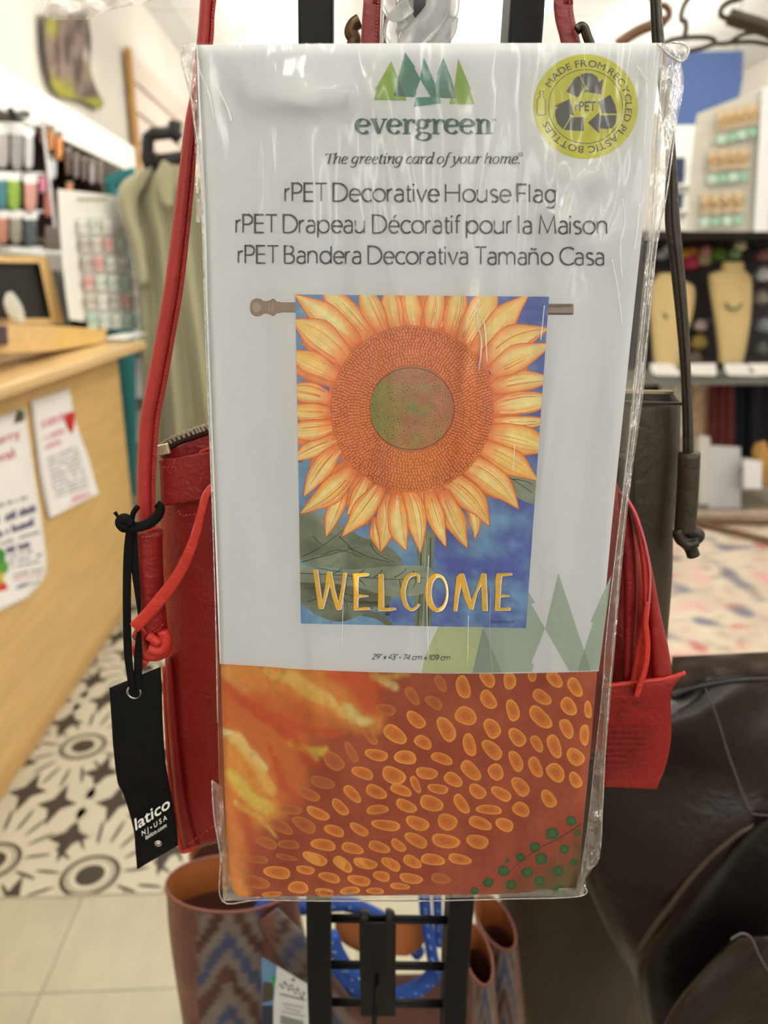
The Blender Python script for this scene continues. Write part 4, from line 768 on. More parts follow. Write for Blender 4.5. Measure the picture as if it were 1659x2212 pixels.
# round yellow badge
bd = MB(); cx, cy, R = 1265, 230, 113; ye = lin((204, 204, 44)); gk = lin((74, 78, 80))
circ = lambda r, n=64: [(cx+r*math.cos(2*math.pi*i/n), cy+r*math.sin(2*math.pi*i/n)) for i in range(n)]
bd.poly([pr(x, y, 3) for x, y in circ(R)], ye)
def ring(mb, r0, r1, col, lay, n=72):
    a = circ(r0, n); b_ = circ(r1, n); mb.add([pr(x, y, lay) for x, y in a+b_], [(i, (i+1) % n, n+(i+1) % n, n+i) for i in range(n)], col)
ring(bd, 79.2, 80.6, gk, 5)
for pts in [[(1047, 437), (1075, 390), (1092, 370), (1110, 361), (1135, 412), (1102, 467)], [(1113, 357), (1140, 348), (1172, 352), (1194, 366), (1203, 392), (1223, 378), (1214, 452), (1130, 437), (1152, 425), (1136, 405)],
            [(1198, 487), (1257, 453), (1283, 505), (1289, 542), (1220, 541)], [(1287, 550), (1283, 590), (1265, 612), (1240, 616), (1208, 614), (1207, 642), (1150, 586), (1203, 537), (1207, 552)],
            [(1070, 561), (1130, 559), (1130, 627), (1035, 621)], [(1031, 618), (1004, 590), (993, 550), (994, 528), (1008, 510), (988, 508), (1063, 472), (1084, 552), (1062, 546), (1066, 560)]]:
    bd.poly([pr(*CP(p), 5) for p in pts], gk)
put_text(bd, 'rPET', 1242, 239.5, 1287, 239.5, 21.5, lambda x, y: pr(x, y, 5), off=.016, col=gk)
s_ = 'MADE FROM RECYCLED PLASTIC BOTTLES'; Wd = {}
for ch in set(s_): 
    if ch != ' ': V, Fc = text2d(ch, 1., 0. if ch == 'M' else .010); Wd[ch] = (V, Fc, min(v[0] for v in V), max(v[0] for v in V))
adv = [(.30 if ch == ' ' else Wd[ch][3]-Wd[ch][2]+.10) for ch in s_]; tot = sum(adv)-.1; a0, a1 = 151.5, -158.5; X = 0; rb_ = 86.0; cap = 15.5
for ch, ad in zip(s_, adv):
    if ch != ' ':
        V, Fc, mn, mx = Wd[ch]; mid = math.radians(a0+(a1-a0)*(X+(mx-mn)/2)/tot); sc = math.radians(abs(a1-a0))*(rb_+cap/2)/tot; vs_ = []
        for v in V:
            lx = (v[0]-(mn+mx)/2)*sc; ly = v[1]/.729*cap; r = rb_+ly; vs_.append(pr(cx+r*math.cos(mid)+lx*math.sin(mid), cy-r*math.sin(mid)+lx*math.cos(mid), 5))
        bd.add(vs_, Fc, gk)
    X += ad
ribbon(bd, [CP(p) for p in [(921, 436), (938, 436), (938, 446), (934, 448), (936, 460), (947, 478), (947, 545), (941, 551), (911, 549), (907, 542), (908, 476), (922, 458), (922, 447), (919, 445), (921, 436)]], lambda d, t: .8, lambda x, y: pr(x, y, 5), gk)
bd.build('printed_recycling_badge', m_ink, card, smooth=False)
# pale trees
pt = MB(); kt = 480/1659; Q = lambda p: CP(p, (880, 1200), kt)
pg = lin((170, 188, 176)); pd = lin((146, 166, 156)); py_ = lin((192, 204, 160))
for lay, c, pts in [(1, py_, [(235, 525), (160, 680), (130, 755), (108, 878), (485, 877), (560, 540)]),
                    (2, pg, [(560, 545), (900, 268), (955, 352), (925, 362), (1028, 545), (925, 806), (945, 808), (932, 868), (485, 877)]),
                    (2, pg, [(1127, 130), (1250, 500), (1368, 860), (1210, 865), (1028, 545), (1080, 330)]),
                    (3, pg, [(1524, 143), (1365, 500), (1388, 503), (1322, 700), (1270, 862), (1430, 856)]),
                    (3, pd, [(568, 545), (545, 620), (485, 877), (706, 873)]), (4, pd, [(1322, 700), (1270, 862), (1368, 860)])]:
    pt.poly([pr(*Q(p), lay) for p in pts], c)
pt.build('printed_pale_trees', m_ink, card, smooth=False)
# pole drawn either side of the picture
pl = MB(); c1 = lin((152, 132, 116)); c2 = lin((176, 158, 138)); c3 = lin((110, 92, 78)); kz = 170/1659
def band(prof, c, lay):
    top = [(530+x*kz, 620+(430-h)*kz) for x, h in prof]; bot = [(530+x*kz, 620+(430+h)*kz) for x, h in prof][::-1]; pl.poly([pr(x, y, lay) for x, y in top+bot], c)
full = [(95, 10), (102, 80), (130, 140), (190, 180), (250, 190), (330, 175), (380, 135), (450, 128), (480, 140), (500, 145), (530, 150), (560, 180), (600, 182), (650, 140), (670, 120), (740, 118), (745, 105), (1060, 105)]
band(full, c3, 1); band([(x, max(0, h-12)) for x, h in full], c1, 2); band([(150, 20), (180, 90), (250, 110), (320, 60), (340, 10)], c2, 3)
for x in (490, 560): band([(x, 60), (x+14, 120), (x+28, 60)], c2, 3)
for y0, y1, c in ((656, 680, c1), (658, 664, c2), (676, 680, c3)): pl.poly([pr(x, y, 4) for x, y in ((1184, y0), (1236, y0), (1239, y0+3), (1239, y1-3), (1236, y1), (1184, y1))], c)
pl.build('printed_pole', m_ink, card, smooth=False)
# ---- the sunflower picture
FR = [(638, 636), (1186, 641), (1136, 1357), (650, 1347)]
def clip(poly):
    """poly: list of ((x,y),colour) clipped to the picture frame"""
    for i in range(4):
        a = FR[i]; b_ = FR[(i+1) % 4]; out = []
        sd_ = lambda p: (b_[0]-a[0])*(p[1]-a[1])-(b_[1]-a[1])*(p[0]-a[0])
        for k2 in range(len(poly)):
            p, q = poly[k2], poly[(k2+1) % len(poly)]; s0, s1 = sd_(p[0]), sd_(q[0])
            if s0 >= 0: out.append(p)
            if s0*s1 < 0: t = s0/(s0-s1); out.append(((p[0][0]+(q[0][0]-p[0][0])*t, p[0][1]+(q[0][1]-p[0][1])*t), mixc(p[1], q[1], t)))
        poly = out
        if len(poly) < 3: return []
    return poly
LZ = .00002
def prl(x, y, z): return at_p(x, y, P0+PN*(.00065+z*LZ), PN)
def cpoly(mb, pts, z, c):
    q = clip([(p, c[i] if isinstance(c, list) else c) for i, p in enumerate(pts)])
    if q: mb.add([prl(p[0], p[1], z) for p, _ in q], [tuple(range(len(q)))], [c_ for _, c_ in q])
def bil(u, v): a = [FR[0][i]*(1-u)+FR[1][i]*u for i in (0, 1)]; b_ = [FR[3][i]*(1-u)+FR[2][i]*u for i in (0, 1)]; return (a[0]*(1-v)+b_[0]*v, a[1]*(1-v)+b_[1]*v)
def bluec(u, v):
    x, y = bil(u, v); n = noise.noise((x*.012, y*.02, 2)); n2 = noise.noise((x*.05, y*.07, 4))
    c = mixc(lin((84, 128, 190)), lin((84, 100, 180)), .5+n+(u-.5)*.9); c = mixc(c, lin((130, 178, 204)), max(0, .35-n*.8-(u-.6)*.5+n2*.4)*(.6+v*.4)); return tuple(k_*(1+n2*.12) for k_ in c)
pic = MB(); pic.grid(60, 46, lambda u, v: prl(*bil(u, v), 0), bluec)
# stem and leaves
g1, g2, g3, g4 = lin((104, 114, 92)), lin((136, 148, 128)), lin((76, 84, 66)), lin((154, 168, 150))
kp = 620/1659; D = lambda p: (620+p[0]*kp, 620+p[1]*kp)
def rib(mb, pts, w_, z, c, sm=5, taper=0.):
    pts = cm(pts, sm) if len(pts) > 2 else pts; n = len(pts)
    for i in range(n-1):
        (x0, y0), (x1, y1) = pts[i], pts[i+1]; l = math.hypot(x1-x0, y1-y0) or 1; nx, ny = -(y1-y0)/l, (x1-x0)/l
        h0 = w_/2*(1-taper*i/(n-1)); h1 = w_/2*(1-taper*(i+1)/(n-1)); cpoly(mb, [(x0+nx*h0, y0+ny*h0), (x1+nx*h1, y1+ny*h1), (x1-nx*h1, y1-ny*h1), (x0-nx*h0, y0-ny*h0)], z, c)
def leafp(pts, z, ca, cb_):
    P = [D(p) for p in pts]; P = cm(P, 4, True); cx_ = sum(p[0] for p in P)/len(P); cy_ = sum(p[1] for p in P)/len(P)
    for i in range(len(P)):
        a, b_ = P[i], P[(i+1) % len(P)]
        for s0, s1 in ((0, .5), (.5, 1)):
            q = lambda p, s: (cx_+(p[0]-cx_)*s, cy_+(p[1]-cy_)*s); sh = lambda p: tuple(k_*(1+.3*noise.noise((p[0]*.05, p[1]*.05, 3))) for k_ in mixc(ca, cb_, .5+noise.noise((p[0]*.02, p[1]*.03, 7))*1.2))
            pp = [q(a, s0), q(b_, s0), q(b_, s1), q(a, s1)]; cpoly(pic, pp, z, [sh(x) for x in pp])
leafp([(755, 1500), (850, 1400), (845, 1600), (825, 1980), (735, 1980), (745, 1850), (720, 1760), (760, 1640)], 1, g1, g2)
for x0, x1, c in ((775, 755, g3), (800, 785, g4), (830, 812, g3)): rib(pic, [D((x0, 1450)), D((x0-4, 1700)), D((x1, 1975))], 3, 2, c)
leafp([(60, 1310), (230, 1330), (420, 1440), (560, 1480), (670, 1600), (500, 1620), (300, 1630), (60, 1560)], 3, g1, g2)
leafp([(60, 1690), (200, 1680), (420, 1720), (600, 1790), (560, 1850), (560, 1820), (420, 1900), (300, 1935), (180, 1900), (110, 1850), (60, 1820)], 3, g3, g2)
leafp([(60, 1600), (250, 1640), (520, 1620), (700, 1610), (820, 1620), (862, 1670), (830, 1740), (760, 1780), (600, 1790), (420, 1740), (230, 1710), (60, 1700)], 4, g2, g4)
leafp([(1170, 1050), (1300, 1080), (1440, 1120), (1440, 1250), (1340, 1220), (1240, 1130)], 3, g2, g4)
leafp([(60, 940), (130, 940), (100, 1000), (60, 1010)], 3, g3, g1)
rib(pic, [D((420, 1880)), D((520, 1900)), D((580, 1940)), D((620, 1990))], 14, 2, g1); rib(pic, [D((560, 1760)), D((580, 1860)), D((580, 1900))], 10, 1, g3)
for q in ([(85, 1590), (250, 1545), (420, 1500)], [(85, 1560), (200, 1500), (330, 1400)], [(200, 1550), (300, 1520), (430, 1560)], [(350, 1500), (470, 1560), (600, 1590)], [(300, 1440), (360, 1500), (400, 1560)], [(480, 1480), (520, 1540), (620, 1590)], [(150, 1440), (190, 1480), (230, 1500)],
          [(60, 1655), (300, 1665), (600, 1690), (800, 1680)], [(260, 1660), (300, 1640), (320, 1620)], [(400, 1665), (440, 1640), (450, 1625)], [(500, 1680), (540, 1650), (550, 1630)], [(620, 1680), (670, 1650), (690, 1625)], [(650, 1690), (660, 1740), (690, 1770)], [(400, 1680), (440, 1710), (450, 1730)], [(730, 1640), (745, 1690), (730, 1740)],
          [(100, 1740), (250, 1750), (420, 1800), (560, 1870)], [(180, 1750), (210, 1800), (230, 1830)], [(300, 1760), (340, 1820), (350, 1860)], [(120, 1820), (200, 1800), (260, 1850)], [(1210, 1065), (1300, 1110), (1420, 1190)], [(1300, 1110), (1370, 1120), (1420, 1140)]):
    rib(pic, [D(p) for p in q], 2.2, 6, mixc(g3, (0, 0, 0), .25), taper=.5)
# petals: base, control, tip, width (crop px), layer
C0 = (718, 700)
PET = []
def P_et(x0, y0, xc, yc, x1, y1, w_, z): PET.append((x0, y0, xc, yc, x1, y1, w_, z))
orng = lin((236, 150, 72)); dor = lin((216, 104, 52))
back = [(a, 740+40*math.sin(a*3.1), 95) for a in range(-175, 185, 13)]
for a, L_, w_ in back:
    r = math.radians(a)
    if 15 < a < 165: L_ = 705+30*math.sin(a*.7)
    P_et(C0[0]+400*math.cos(r), C0[1]+400*math.sin(r), C0[0]+600*math.cos(r+.04), C0[1]+600*math.sin(r+.04), C0[0]+L_*math.cos(r), C0[1]+L_*math.sin(r), w_, 10)
for q in [ # read from the photograph, clockwise from the top
 (735, 250, 720, 120, 690, -60, 120), (830, 260, 860, 120, 870, -80, 120), (940, 280, 980, 130, 1010, -60, 125), (1020, 330, 1110, 160, 1230, -60, 170), (1090, 380, 1230, 190, 1400, 40, 150),
 (1150, 450, 1270, 290, 1515, 240, 185), (1180, 500, 1320, 400, 1530, 330, 150), (1190, 590, 1340, 520, 1560, 540, 125), (1190, 700, 1360, 660, 1580, 650, 135), (1190, 775, 1350, 790, 1560, 770, 75), (1160, 850, 1350, 860, 1560, 960, 170), (1110, 920, 1300, 1000, 1450, 1120, 150),
 (640, 250, 600, 120, 590, -60, 120), (560, 260, 480, 110, 420, -40, 130), (480, 300, 330, 130, 190, -10, 150), (400, 330, 260, 190, 40, 40, 160), (350, 430, 200, 260, 20, 190, 180), (290, 520, 150, 430, -20, 370, 130), (250, 650, 120, 590, -40, 600, 120), (250, 720, 120, 740, -40, 700, 110), (270, 800, 120, 850, -40, 820, 120), (290, 880, 150, 930, 10, 1010, 100)]:
    P_et(*q, 13)
for q in [(1000, 1010, 1200, 1080, 1340, 1285, 165), (900, 1100, 1080, 1180, 1170, 1385, 150), (900, 1180, 960, 1340, 1045, 1512, 125), (820, 1180, 850, 1320, 920, 1505, 105), (690, 1160, 760, 1300, 770, 1540, 125), (640, 1200, 620, 1380, 690, 1525, 120), (560, 1200, 610, 1320, 540, 1535, 130),
          (540, 1150, 470, 1270, 315, 1445, 130), (470, 1090, 430, 1220, 345, 1320, 100), (380, 1050, 270, 1190, 75, 1310, 140), (300, 930, 190, 1040, 95, 1215, 120), (340, 1150, 270, 1290, 225, 1445, 95), (1040, 1250, 1110, 1330, 1085, 1460, 70), (800, 1150, 850, 1220, 890, 1440, 90), (520, 1330, 520, 1430, 545, 1535, 90)]:
    P_et(*q, 16 if q[6] > 100 else 14)
lite = lin((250, 228, 158)); ylw = lin((246, 204, 110)); wht = lin((252, 238, 190)); edge = lin((228, 130, 66)); bas = lin((228, 122, 60))
cx_, cy_ = 890, 883
for pi, (x0, y0, xc, yc, x1, y1, w_, z) in enumerate(PET):
    z = z+(pi % 7)*.35; nl, nw = 14, 8; V = {}; rs = random.Random(pi)
    lane = [rs.uniform(-.3, .3) for _ in range(nw+1)]; lane[rs.randrange(2, nw-1)] += .5; bk = z < 13
    for i in range(nl+1):
        t = i/nl; bx_ = (1-t)**2*x0+2*t*(1-t)*xc+t*t*x1; by_ = (1-t)**2*y0+2*t*(1-t)*yc+t*t*y1
        tx_ = 2*(1-t)*(xc-x0)+2*t*(x1-xc); ty_ = 2*(1-t)*(yc-y0)+2*t*(y1-yc); l = math.hypot(tx_, ty_) or 1; nx, ny = -ty_/l, tx_/l
        wd = w_*.5*(.55+.45*math.sin(math.pi*min(1, t*1.25)*.8))*max(0, 1-max(0, (t-.45)/.55)**2.2)
        for j in range(nw+1):
            u = 2*j/nw-1; wob = 1+.06*math.sin(t*11+pi+j)
            p = D((bx_+nx*wd*u*wob, by_+ny*wd*u*wob)); e = abs(u)**2.5
            c = mixc(ylw, lite, .5+lane[j]+.25*math.sin(t*5+pi)); c = mixc(c, wht, max(0, lane[j]-.1)); c = mixc(c, edge, e*.9)
            c = mixc(bas, c, min(1, t*2.6+.1)); c = mixc(c, orng, max(0, t-.75)*1.4)
            if bk: c = mixc(c, dor, .72)
            V[i, j] = (p, c)
    o_ = []
    for j in (0, nw):
        seg = [V[i, j][0] for i in range(nl+1)]
        for i in range(nl):
            (xa, ya_), (xb, yb_) = seg[i], seg[i+1]; l = math.hypot(xb-xa, yb_-ya_) or 1; nx, ny = -(yb_-ya_)/l*.9, (xb-xa)/l*.9; cpoly(pic, [(xa+nx, ya_+ny), (xb+nx, yb_+ny), (xb-nx, yb_-ny), (xa-nx, ya_-ny)], z+.12, mixc(dor, bas, .3))
    for i in range(nl):
        for j in range(nw):
            q = [V[i, j], V[i+1, j], V[i+1, j+1], V[i, j+1]]; q = clip(q)
            if q: pic.add([prl(p[0], p[1], z) for p, _ in q], [tuple(range(len(q)))], [c for _, c in q])
    for _ in range(5 if not bk else 1):          # fine veins
        j = rs.uniform(-.75, .75); t0 = rs.uniform(0, .3); t1 = rs.uniform(.55, .95); pts = []
        for i in range(9):
            t = t0+(t1-t0)*i/8; bx_ = (1-t)**2*x0+2*t*(1-t)*xc+t*t*x1; by_ = (1-t)**2*y0+2*t*(1-t)*yc+t*t*y1
            tx_ = 2*(1-t)*(xc-x0)+2*t*(x1-xc); ty_ = 2*(1-t)*(yc-y0)+2*t*(y1-yc); l = math.hypot(tx_, ty_) or 1; wd = w_*.5*(.55+.45*math.sin(math.pi*min(1, t*1.25)*.8))*max(0, 1-max(0, (t-.45)/.55)**2.2)*j
            pts.append(D((bx_-ty_/l*wd, by_+tx_/l*wd)))
        rib(pic, pts, rs.uniform(1.2, 2.4), z+.16, rs.choice([dor, edge, edge, wht, mixc(edge, ylw, .4)]), sm=1, taper=.6)
# seed head
def disc(r0, r1, fn, z, n=72, nr=5):
    for i in range(nr):
        ra = r0+(r1-r0)*i/nr; rb2 = r0+(r1-r0)*(i+1)/nr
        for k_ in range(n):
            a, b_ = 2*math.pi*k_/n, 2*math.pi*(k_+1)/n; P = [(cx_+r*math.cos(t)*.985, cy_+r*math.sin(t)*1.01) for r, t in ((ra, a), (rb2, a), (rb2, b_), (ra, b_))]
            pic.add([prl(p[0], p[1], z) for p in P], [(0, 1, 2, 3)], [fn(*p) for p in P])
def ringc(x, y):
    n = noise.noise((x*.02, y*.02, 1)); c = mixc(lin((216, 112, 50)), lin((206, 98, 60)), .5+n)
    pinkish = max(0, 1-math.hypot(x-762, y-960)/70)+max(0, 1-math.hypot(x-850, y-1010)/60)*.6; c = mixc(c, lin((226, 128, 108)), pinkish*.6)
    c = mixc(c, lin((226, 160, 52)), max(0, 1-math.hypot(x-900, y-1030)/80)*.5); r = math.hypot(x-cx_, y-cy_)
    return mixc(c, lin((170, 74, 40)), max(0, (r-150)/30)*.6)
disc(85, 176, ringc, 20); disc(150, 186, lambda x, y: bas, 11, nr=2)
def cenc(x, y):
    n = noise.noise((x*.03, y*.03, 6)); r = math.hypot(x-cx_-2, y-cy_); c = mixc(lin((164, 146, 80)), lin((190, 122, 94)), .5+n*1.2+(x-cx_)/240)
    c = mixc(c, lin((136, 146, 72)), max(0, (cx_-20-x)/90)+n*.2); c = mixc(c, lin((150, 104, 50)), max(0, 1-abs(r-28)/22)*.5); c = mixc(c, lin((116, 130, 60)), max(0, 1-r/18)*.7)
    return c
disc(0, 92, cenc, 21, nr=10)
rib(pic, [(cx_-1+(92+math.sin(k_*1.7)*.9)*math.cos(k_*math.pi/36), cy_+(88.5)*math.sin(k_*math.pi/36)) for k_ in range(73)], 2.2, 22, lin((150, 62, 46)), sm=1)
rs = random.Random(3); r = 97
while r < 176:
    n = int(2*math.pi*r/(6.6+.3*math.sin(r)))
    for k_ in range(n):
        a = 2*math.pi*(k_+.5*(int(r/7) % 2)+rs.uniform(-.15, .15))/n; rr = r+rs.uniform(-1, 1); x, y = cx_+rr*math.cos(a)*.985, cy_+rr*math.sin(a)*1.01
        L_, W_ = 4.1, 2.4; base_c = ringc(x, y)
        for sc, z, c in ((1.25, 23, mixc(base_c, lin((150, 60, 34)), .65)), (.95, 24, mixc(lin((238, 158, 86)), base_c, rs.uniform(.1, .4)))):
            P = [(x+L_*sc*math.cos(t)*math.cos(a)-W_*sc*math.sin(t)*math.sin(a), y+L_*sc*math.cos(t)*math.sin(a)+W_*sc*math.sin(t)*math.cos(a)) for t in [2*math.pi*m_/7 for m_ in range(7)]]
            pic.poly([prl(px, py, z) for px, py in P], c)
    r += 7.0
for k_ in range(560):
    r = 91*math.sqrt((k_+.5)/620); a = k_*2.39996
    if 20 < r < 40 and k_ % 3: continue
    x, y = cx_+r*math.cos(a), cy_+r*math.sin(a)*.97; s_ = rs.uniform(.8, 1.6)
    if rs.random() < .25: continue
    pic.poly([prl(x+s_*math.cos(t), y+s_*math.sin(t), 24) for t in [m_*math.pi/3 for m_ in range(6)]], lin(rs.choice([(66, 96, 52), (84, 120, 62), (104, 132, 66), (72, 88, 46), (130, 80, 50)])))
# lettering
kw = 500/1659; WQ = lambda p: (640+p[0]*kw, 1200+p[1]*kw)
WEL = [([(120, 100), (150, 100), (168, 240), (182, 340), (205, 240), (220, 112), (248, 112), (272, 240), (298, 345), (322, 230), (334, 118), (358, 120), (340, 240), (318, 385), (286, 388), (258, 300), (236, 200), (212, 300), (190, 380), (160, 382), (142, 260)]),
       ([(405, 130), (440, 127), (512, 124), (516, 138), (500, 146), (442, 150), (440, 200), (438, 278), (508, 282), (512, 292), (440, 300), (436, 375), (520, 368), (526, 386), (410, 392), (412, 260)]),
       ([(588, 132), (620, 130), (624, 260), (624, 376), (708, 372), (710, 386), (660, 396), (584, 396), (588, 260)]),
       ([(1150, 150), (1172, 128), (1196, 126), (1228, 240), (1250, 330), (1290, 240), (1328, 126), (1356, 126), (1362, 260), (1366, 395), (1332, 395), (1326, 200), (1290, 270), (1262, 388), (1238, 385), (1200, 290), (1178, 200), (1160, 300), (1146, 398), (1124, 398), (1136, 270)]),
       ([(1436, 128), (1540, 122), (1544, 138), (1470, 146), (1464, 200), (1460, 278), (1522, 282), (1522, 294), (1458, 298), (1454, 376), (1530, 370), (1530, 392), (1422, 394), (1428, 260), (1426, 180)])]
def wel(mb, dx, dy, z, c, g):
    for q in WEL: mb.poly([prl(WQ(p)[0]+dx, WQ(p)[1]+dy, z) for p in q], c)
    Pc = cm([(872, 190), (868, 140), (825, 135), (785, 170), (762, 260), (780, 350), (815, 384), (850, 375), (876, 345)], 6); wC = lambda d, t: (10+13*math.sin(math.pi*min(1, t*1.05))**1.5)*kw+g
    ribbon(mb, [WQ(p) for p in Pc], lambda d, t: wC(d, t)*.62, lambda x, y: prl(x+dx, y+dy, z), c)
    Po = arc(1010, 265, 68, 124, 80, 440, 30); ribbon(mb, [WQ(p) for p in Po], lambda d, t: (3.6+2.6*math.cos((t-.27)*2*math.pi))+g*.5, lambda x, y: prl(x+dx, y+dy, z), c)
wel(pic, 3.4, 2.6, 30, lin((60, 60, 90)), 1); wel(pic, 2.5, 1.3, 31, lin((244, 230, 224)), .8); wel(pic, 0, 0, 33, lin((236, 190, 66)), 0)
# signature scrawl, kept as loops
sc_ = []; x = 1056
for i in range(60): sc_.append((x+i*.95+1.6*math.sin(i*1.3), 1344+3.2*math.sin(i*1.05)*(1.3 if i in (4, 5, 6, 26, 27, 28) else .7)-i*.01))
rib(pic, sc_, .8, 30, lin((40, 56, 84)), sm=2)
m_pic = M('print_picture', vcol=True, rough=.5, var=.08, vs=260)
pic.c = [tuple(min(.95, k_*1.12) for k_ in c) for c in pic.c]
pic.build('printed_sunflower_picture', m_pic, card, smooth=False)
# ---- the clear bag around card and cloth
m_film = film_mat('clear_film', haze=.012, gloss=.31, bump=.45, scale=(1, 1, .22), bs=26, rough=.10, dist=.007)
m_crin = film_mat('crinkled_film', haze=.14, gloss=.62, bump=1., scale=(1, 1, .5), bs=85, rough=.12, dist=.006)
fr_rows = [(421, 93, 1446, 92), (423, 200, 1437, 200), (429, 320, 1428, 320), (436, 480, 1418, 480), (442, 700, 1392, 700), (452, 950, 1362, 950), (462, 1200, 1337, 1200), (468, 1400, 1323, 1400), (470, 1560, 1312, 1560), (474, 1700, 1303, 1700), (480, 1830, 1297, 1830), (482, 1900, 1270, 1890), (481, 1947, 1252, 1936)]
def wr(u, v):
    e = math.sin(math.pi*u)
    d = .0010*math.sin(u*31+math.sin(v*7)*1.5)*math.sin(math.pi*min(1, v*1.02))*.6
    d += .0040*math.exp(-((u-.21)/.12)**2-((v-.075)/.035)**2)-.0020*math.exp(-((u-.05-v*.25)/.03)**2-((v-.09)/.06)**2)
    d += .0016*math.exp(-((u-.84)/.07)**2-((v-.235)/.06)**2)*(.5+math.sin(u*46+v*38)+.5*math.sin(v*95-u*20))
    d += .0014*math.exp(-((u-.61)/.02)**2-((v-.35)/.05)**2)*(1+.5*math.sin(v*120))-.0012*math.exp(-((u-.645)/.012)**2-((v-.35)/.06)**2)
    d += .0009*noise.noise((u*14, v*5, 1))+.0006*noise.noise((u*40, v*12, 4))*(.3+max(0, u-.6)*2)
    return max(-.0008, d)*e**.4
FR_R = cm(fr_rows, 9); nF = len(FR_R)-1
def film_pt(u, v, o):
    f = v*nF; i = min(nF-1, int(f)); f -= i; r = [FR_R[i][k_]*(1-f)+FR_R[i+1][k_]*f for k_ in range(4)]
    return PK(r[0]+(r[2]-r[0])*u, r[1]+(r[3]-r[1])*u, o)
fm = MB(); fm.grid(108, 96, lambda u, v: film_pt(u, v, .0020+wr(u, v)+(-.006*max(0, 1-min(u, 1-u)/.012))*(1 if .03 < v < .97 else .5)))
front = fm.build('film_front', m_film, pkg)
fm = MB(); fm.grid(40, 30, lambda u, v: film_pt(u, v, -.0215-.002*math.sin(math.pi*u)+.012*max(0, 1-min(u, 1-u)/.03))); fm.build('film_back', m_film, pkg)
# loose side margins and crumpled corners
def crumple(name, rows, off, amp, sc, mat=m_crin, nc=10, sm=5):
    R = cm(rows, sm); n = len(R)-1; g = MB()
    def P(u, v):
        f = v*n; i = min(n-1, int(f)); f -= i; r = [R[i][k_]*(1-f)+R[i+1][k_]*f for k_ in range(4)]; x = r[0]+(r[2]-r[0])*u; y = r[1]+(r[3]-r[1])*u
        return PK(x, y, off+amp*noise.noise((x*sc, y*sc*.35, len(name))))
    g.grid(n, nc, P); return g.build(name, mat, pkg)
crumple('side_margin', [(1430, 96, 1462, 110), (1428, 150, 1478, 170), (1420, 240, 1466, 250), (1413, 320, 1450, 320), (1406, 450, 1428, 455), (1385, 650, 1408, 655), (1366, 850, 1390, 850), (1345, 1050, 1362, 1050), (1322, 1250, 1341, 1250), (1308, 1420, 1327, 1420), (1290, 1600, 1311, 1600), (1275, 1730, 1302, 1730), (1262, 1830, 1298, 1835), (1250, 1900, 1268, 1895)], -.004, .004, .05)
crumple('side_margin', [(1424, 100, 1470, 140), (1420, 180, 1472, 190), (1412, 300, 1452, 300), (1392, 520, 1424, 520)], -.009, .003, .09)
crumple('crumpled_corner', [(1420, 93, 1488, 98), (1424, 106, 1489, 112), (1436, 120, 1484, 128), (1452, 130, 1476, 134)], -.002, .007, .12, nc=14)
crumple('crumpled_corner', [(402, 92, 424, 92), (393, 106, 424, 112), (392, 130, 423, 135), (400, 165, 424, 165), (406, 195, 425, 198), (416, 250, 430, 255), (421, 320, 436, 320), (424, 480, 440, 480)], -.003, .005, .1)
crumple('crumpled_corner', [(458, 1684, 480, 1700), (458, 1720, 482, 1730), (463, 1780, 486, 1780), (474, 1840, 496, 1850), (480, 1900, 520, 1910), (481, 1947, 560, 1940)], -.006, .003, .08)
crumple('crumpled_corner', [(1262, 1830, 1298, 1838), (1258, 1860, 1290, 1866), (1254, 1880, 1262, 1888), (1248, 1900, 1266, 1905), (1244, 1922, 1264, 1926), (1236, 1934, 1254, 1937)], -.001, .008, .11, nc=12)
crumple('bottom_seam', [(481, 1930, 1262, 1918), (481, 1946, 1255, 1936)], -.004, .003, .06, nc=60, sm=3)
# creased seams that catch the light
m_seam = film_mat('film_seam', haze=.38, gloss=.7, bump=.6, bs=200, rough=.12)
sm_ = MB()
for pts, r in [([(1430, 96, 0), (1424, 240, 0), (1414, 400, 0), (1405, 520, 0), (1384, 720, 0), (1358, 960, 0), (1332, 1180, 0), (1312, 1350, 0), (1300, 1500, 0), (1285, 1640, 0), (1270, 1780, 0), (1252, 1900, 0)], .00025),
               ([(1460, 270, -.004), (1440, 420, -.004), (1420, 520, -.004), (1396, 740, -.004), (1366, 980, -.004), (1340, 1200, -.004), (1326, 1380, -.004), (1312, 1540, -.004), (1302, 1740, -.004), (1297, 1835, -.004)], .0003),
               ([(1418, 440, -.002), (1398, 640, -.002), (1376, 860, -.002), (1350, 1080, -.002)], .0002),
               ([(395, 100, -.002), (392, 130, -.002), (404, 178, -.002), (414, 215, -.002), (424, 290, -.002), (431, 330, -.002), (437, 480, -.002), (444, 720, -.002), (455, 1000, -.002), (465, 1300, -.002), (470, 1560, -.002)], .0003),
               ([(432, 300, 0), (436, 360, 0), (440, 520, 0), (452, 860, 0), (462, 1150, 0)], .00018),
               ([(458, 1686, -.006), (462, 1760, -.006), (476, 1850, -.006), (480, 1946, -.006), (560, 1944, -.005), (700, 1946, -.004), (900, 1946, -.004), (1080, 1942, -.004), (1252, 1936, -.003), (1262, 1912, -.002)], .0004),
               ([(1420, 94, 0), (1436, 110, 0), (1450, 122, 0), (1474, 133, 0), (1488, 112, 0), (1480, 96, 0), (1452, 92, 0)], .0004), ([(1440, 100, 0), (1452, 128, 0), (1450, 180, 0)], .0003)]:
    sm_.tube([PK(x, y, .0015+o) for x, y, o in cm(pts, 5)], r, 5)
sm_.build('film_crease', m_seam, pkg)
m_gl = M('film_glint', (255, 255, 255), rough=.2, spec=1., alpha=.45)  # white colour stands in for light streaks along the film creases
sm_ = MB()
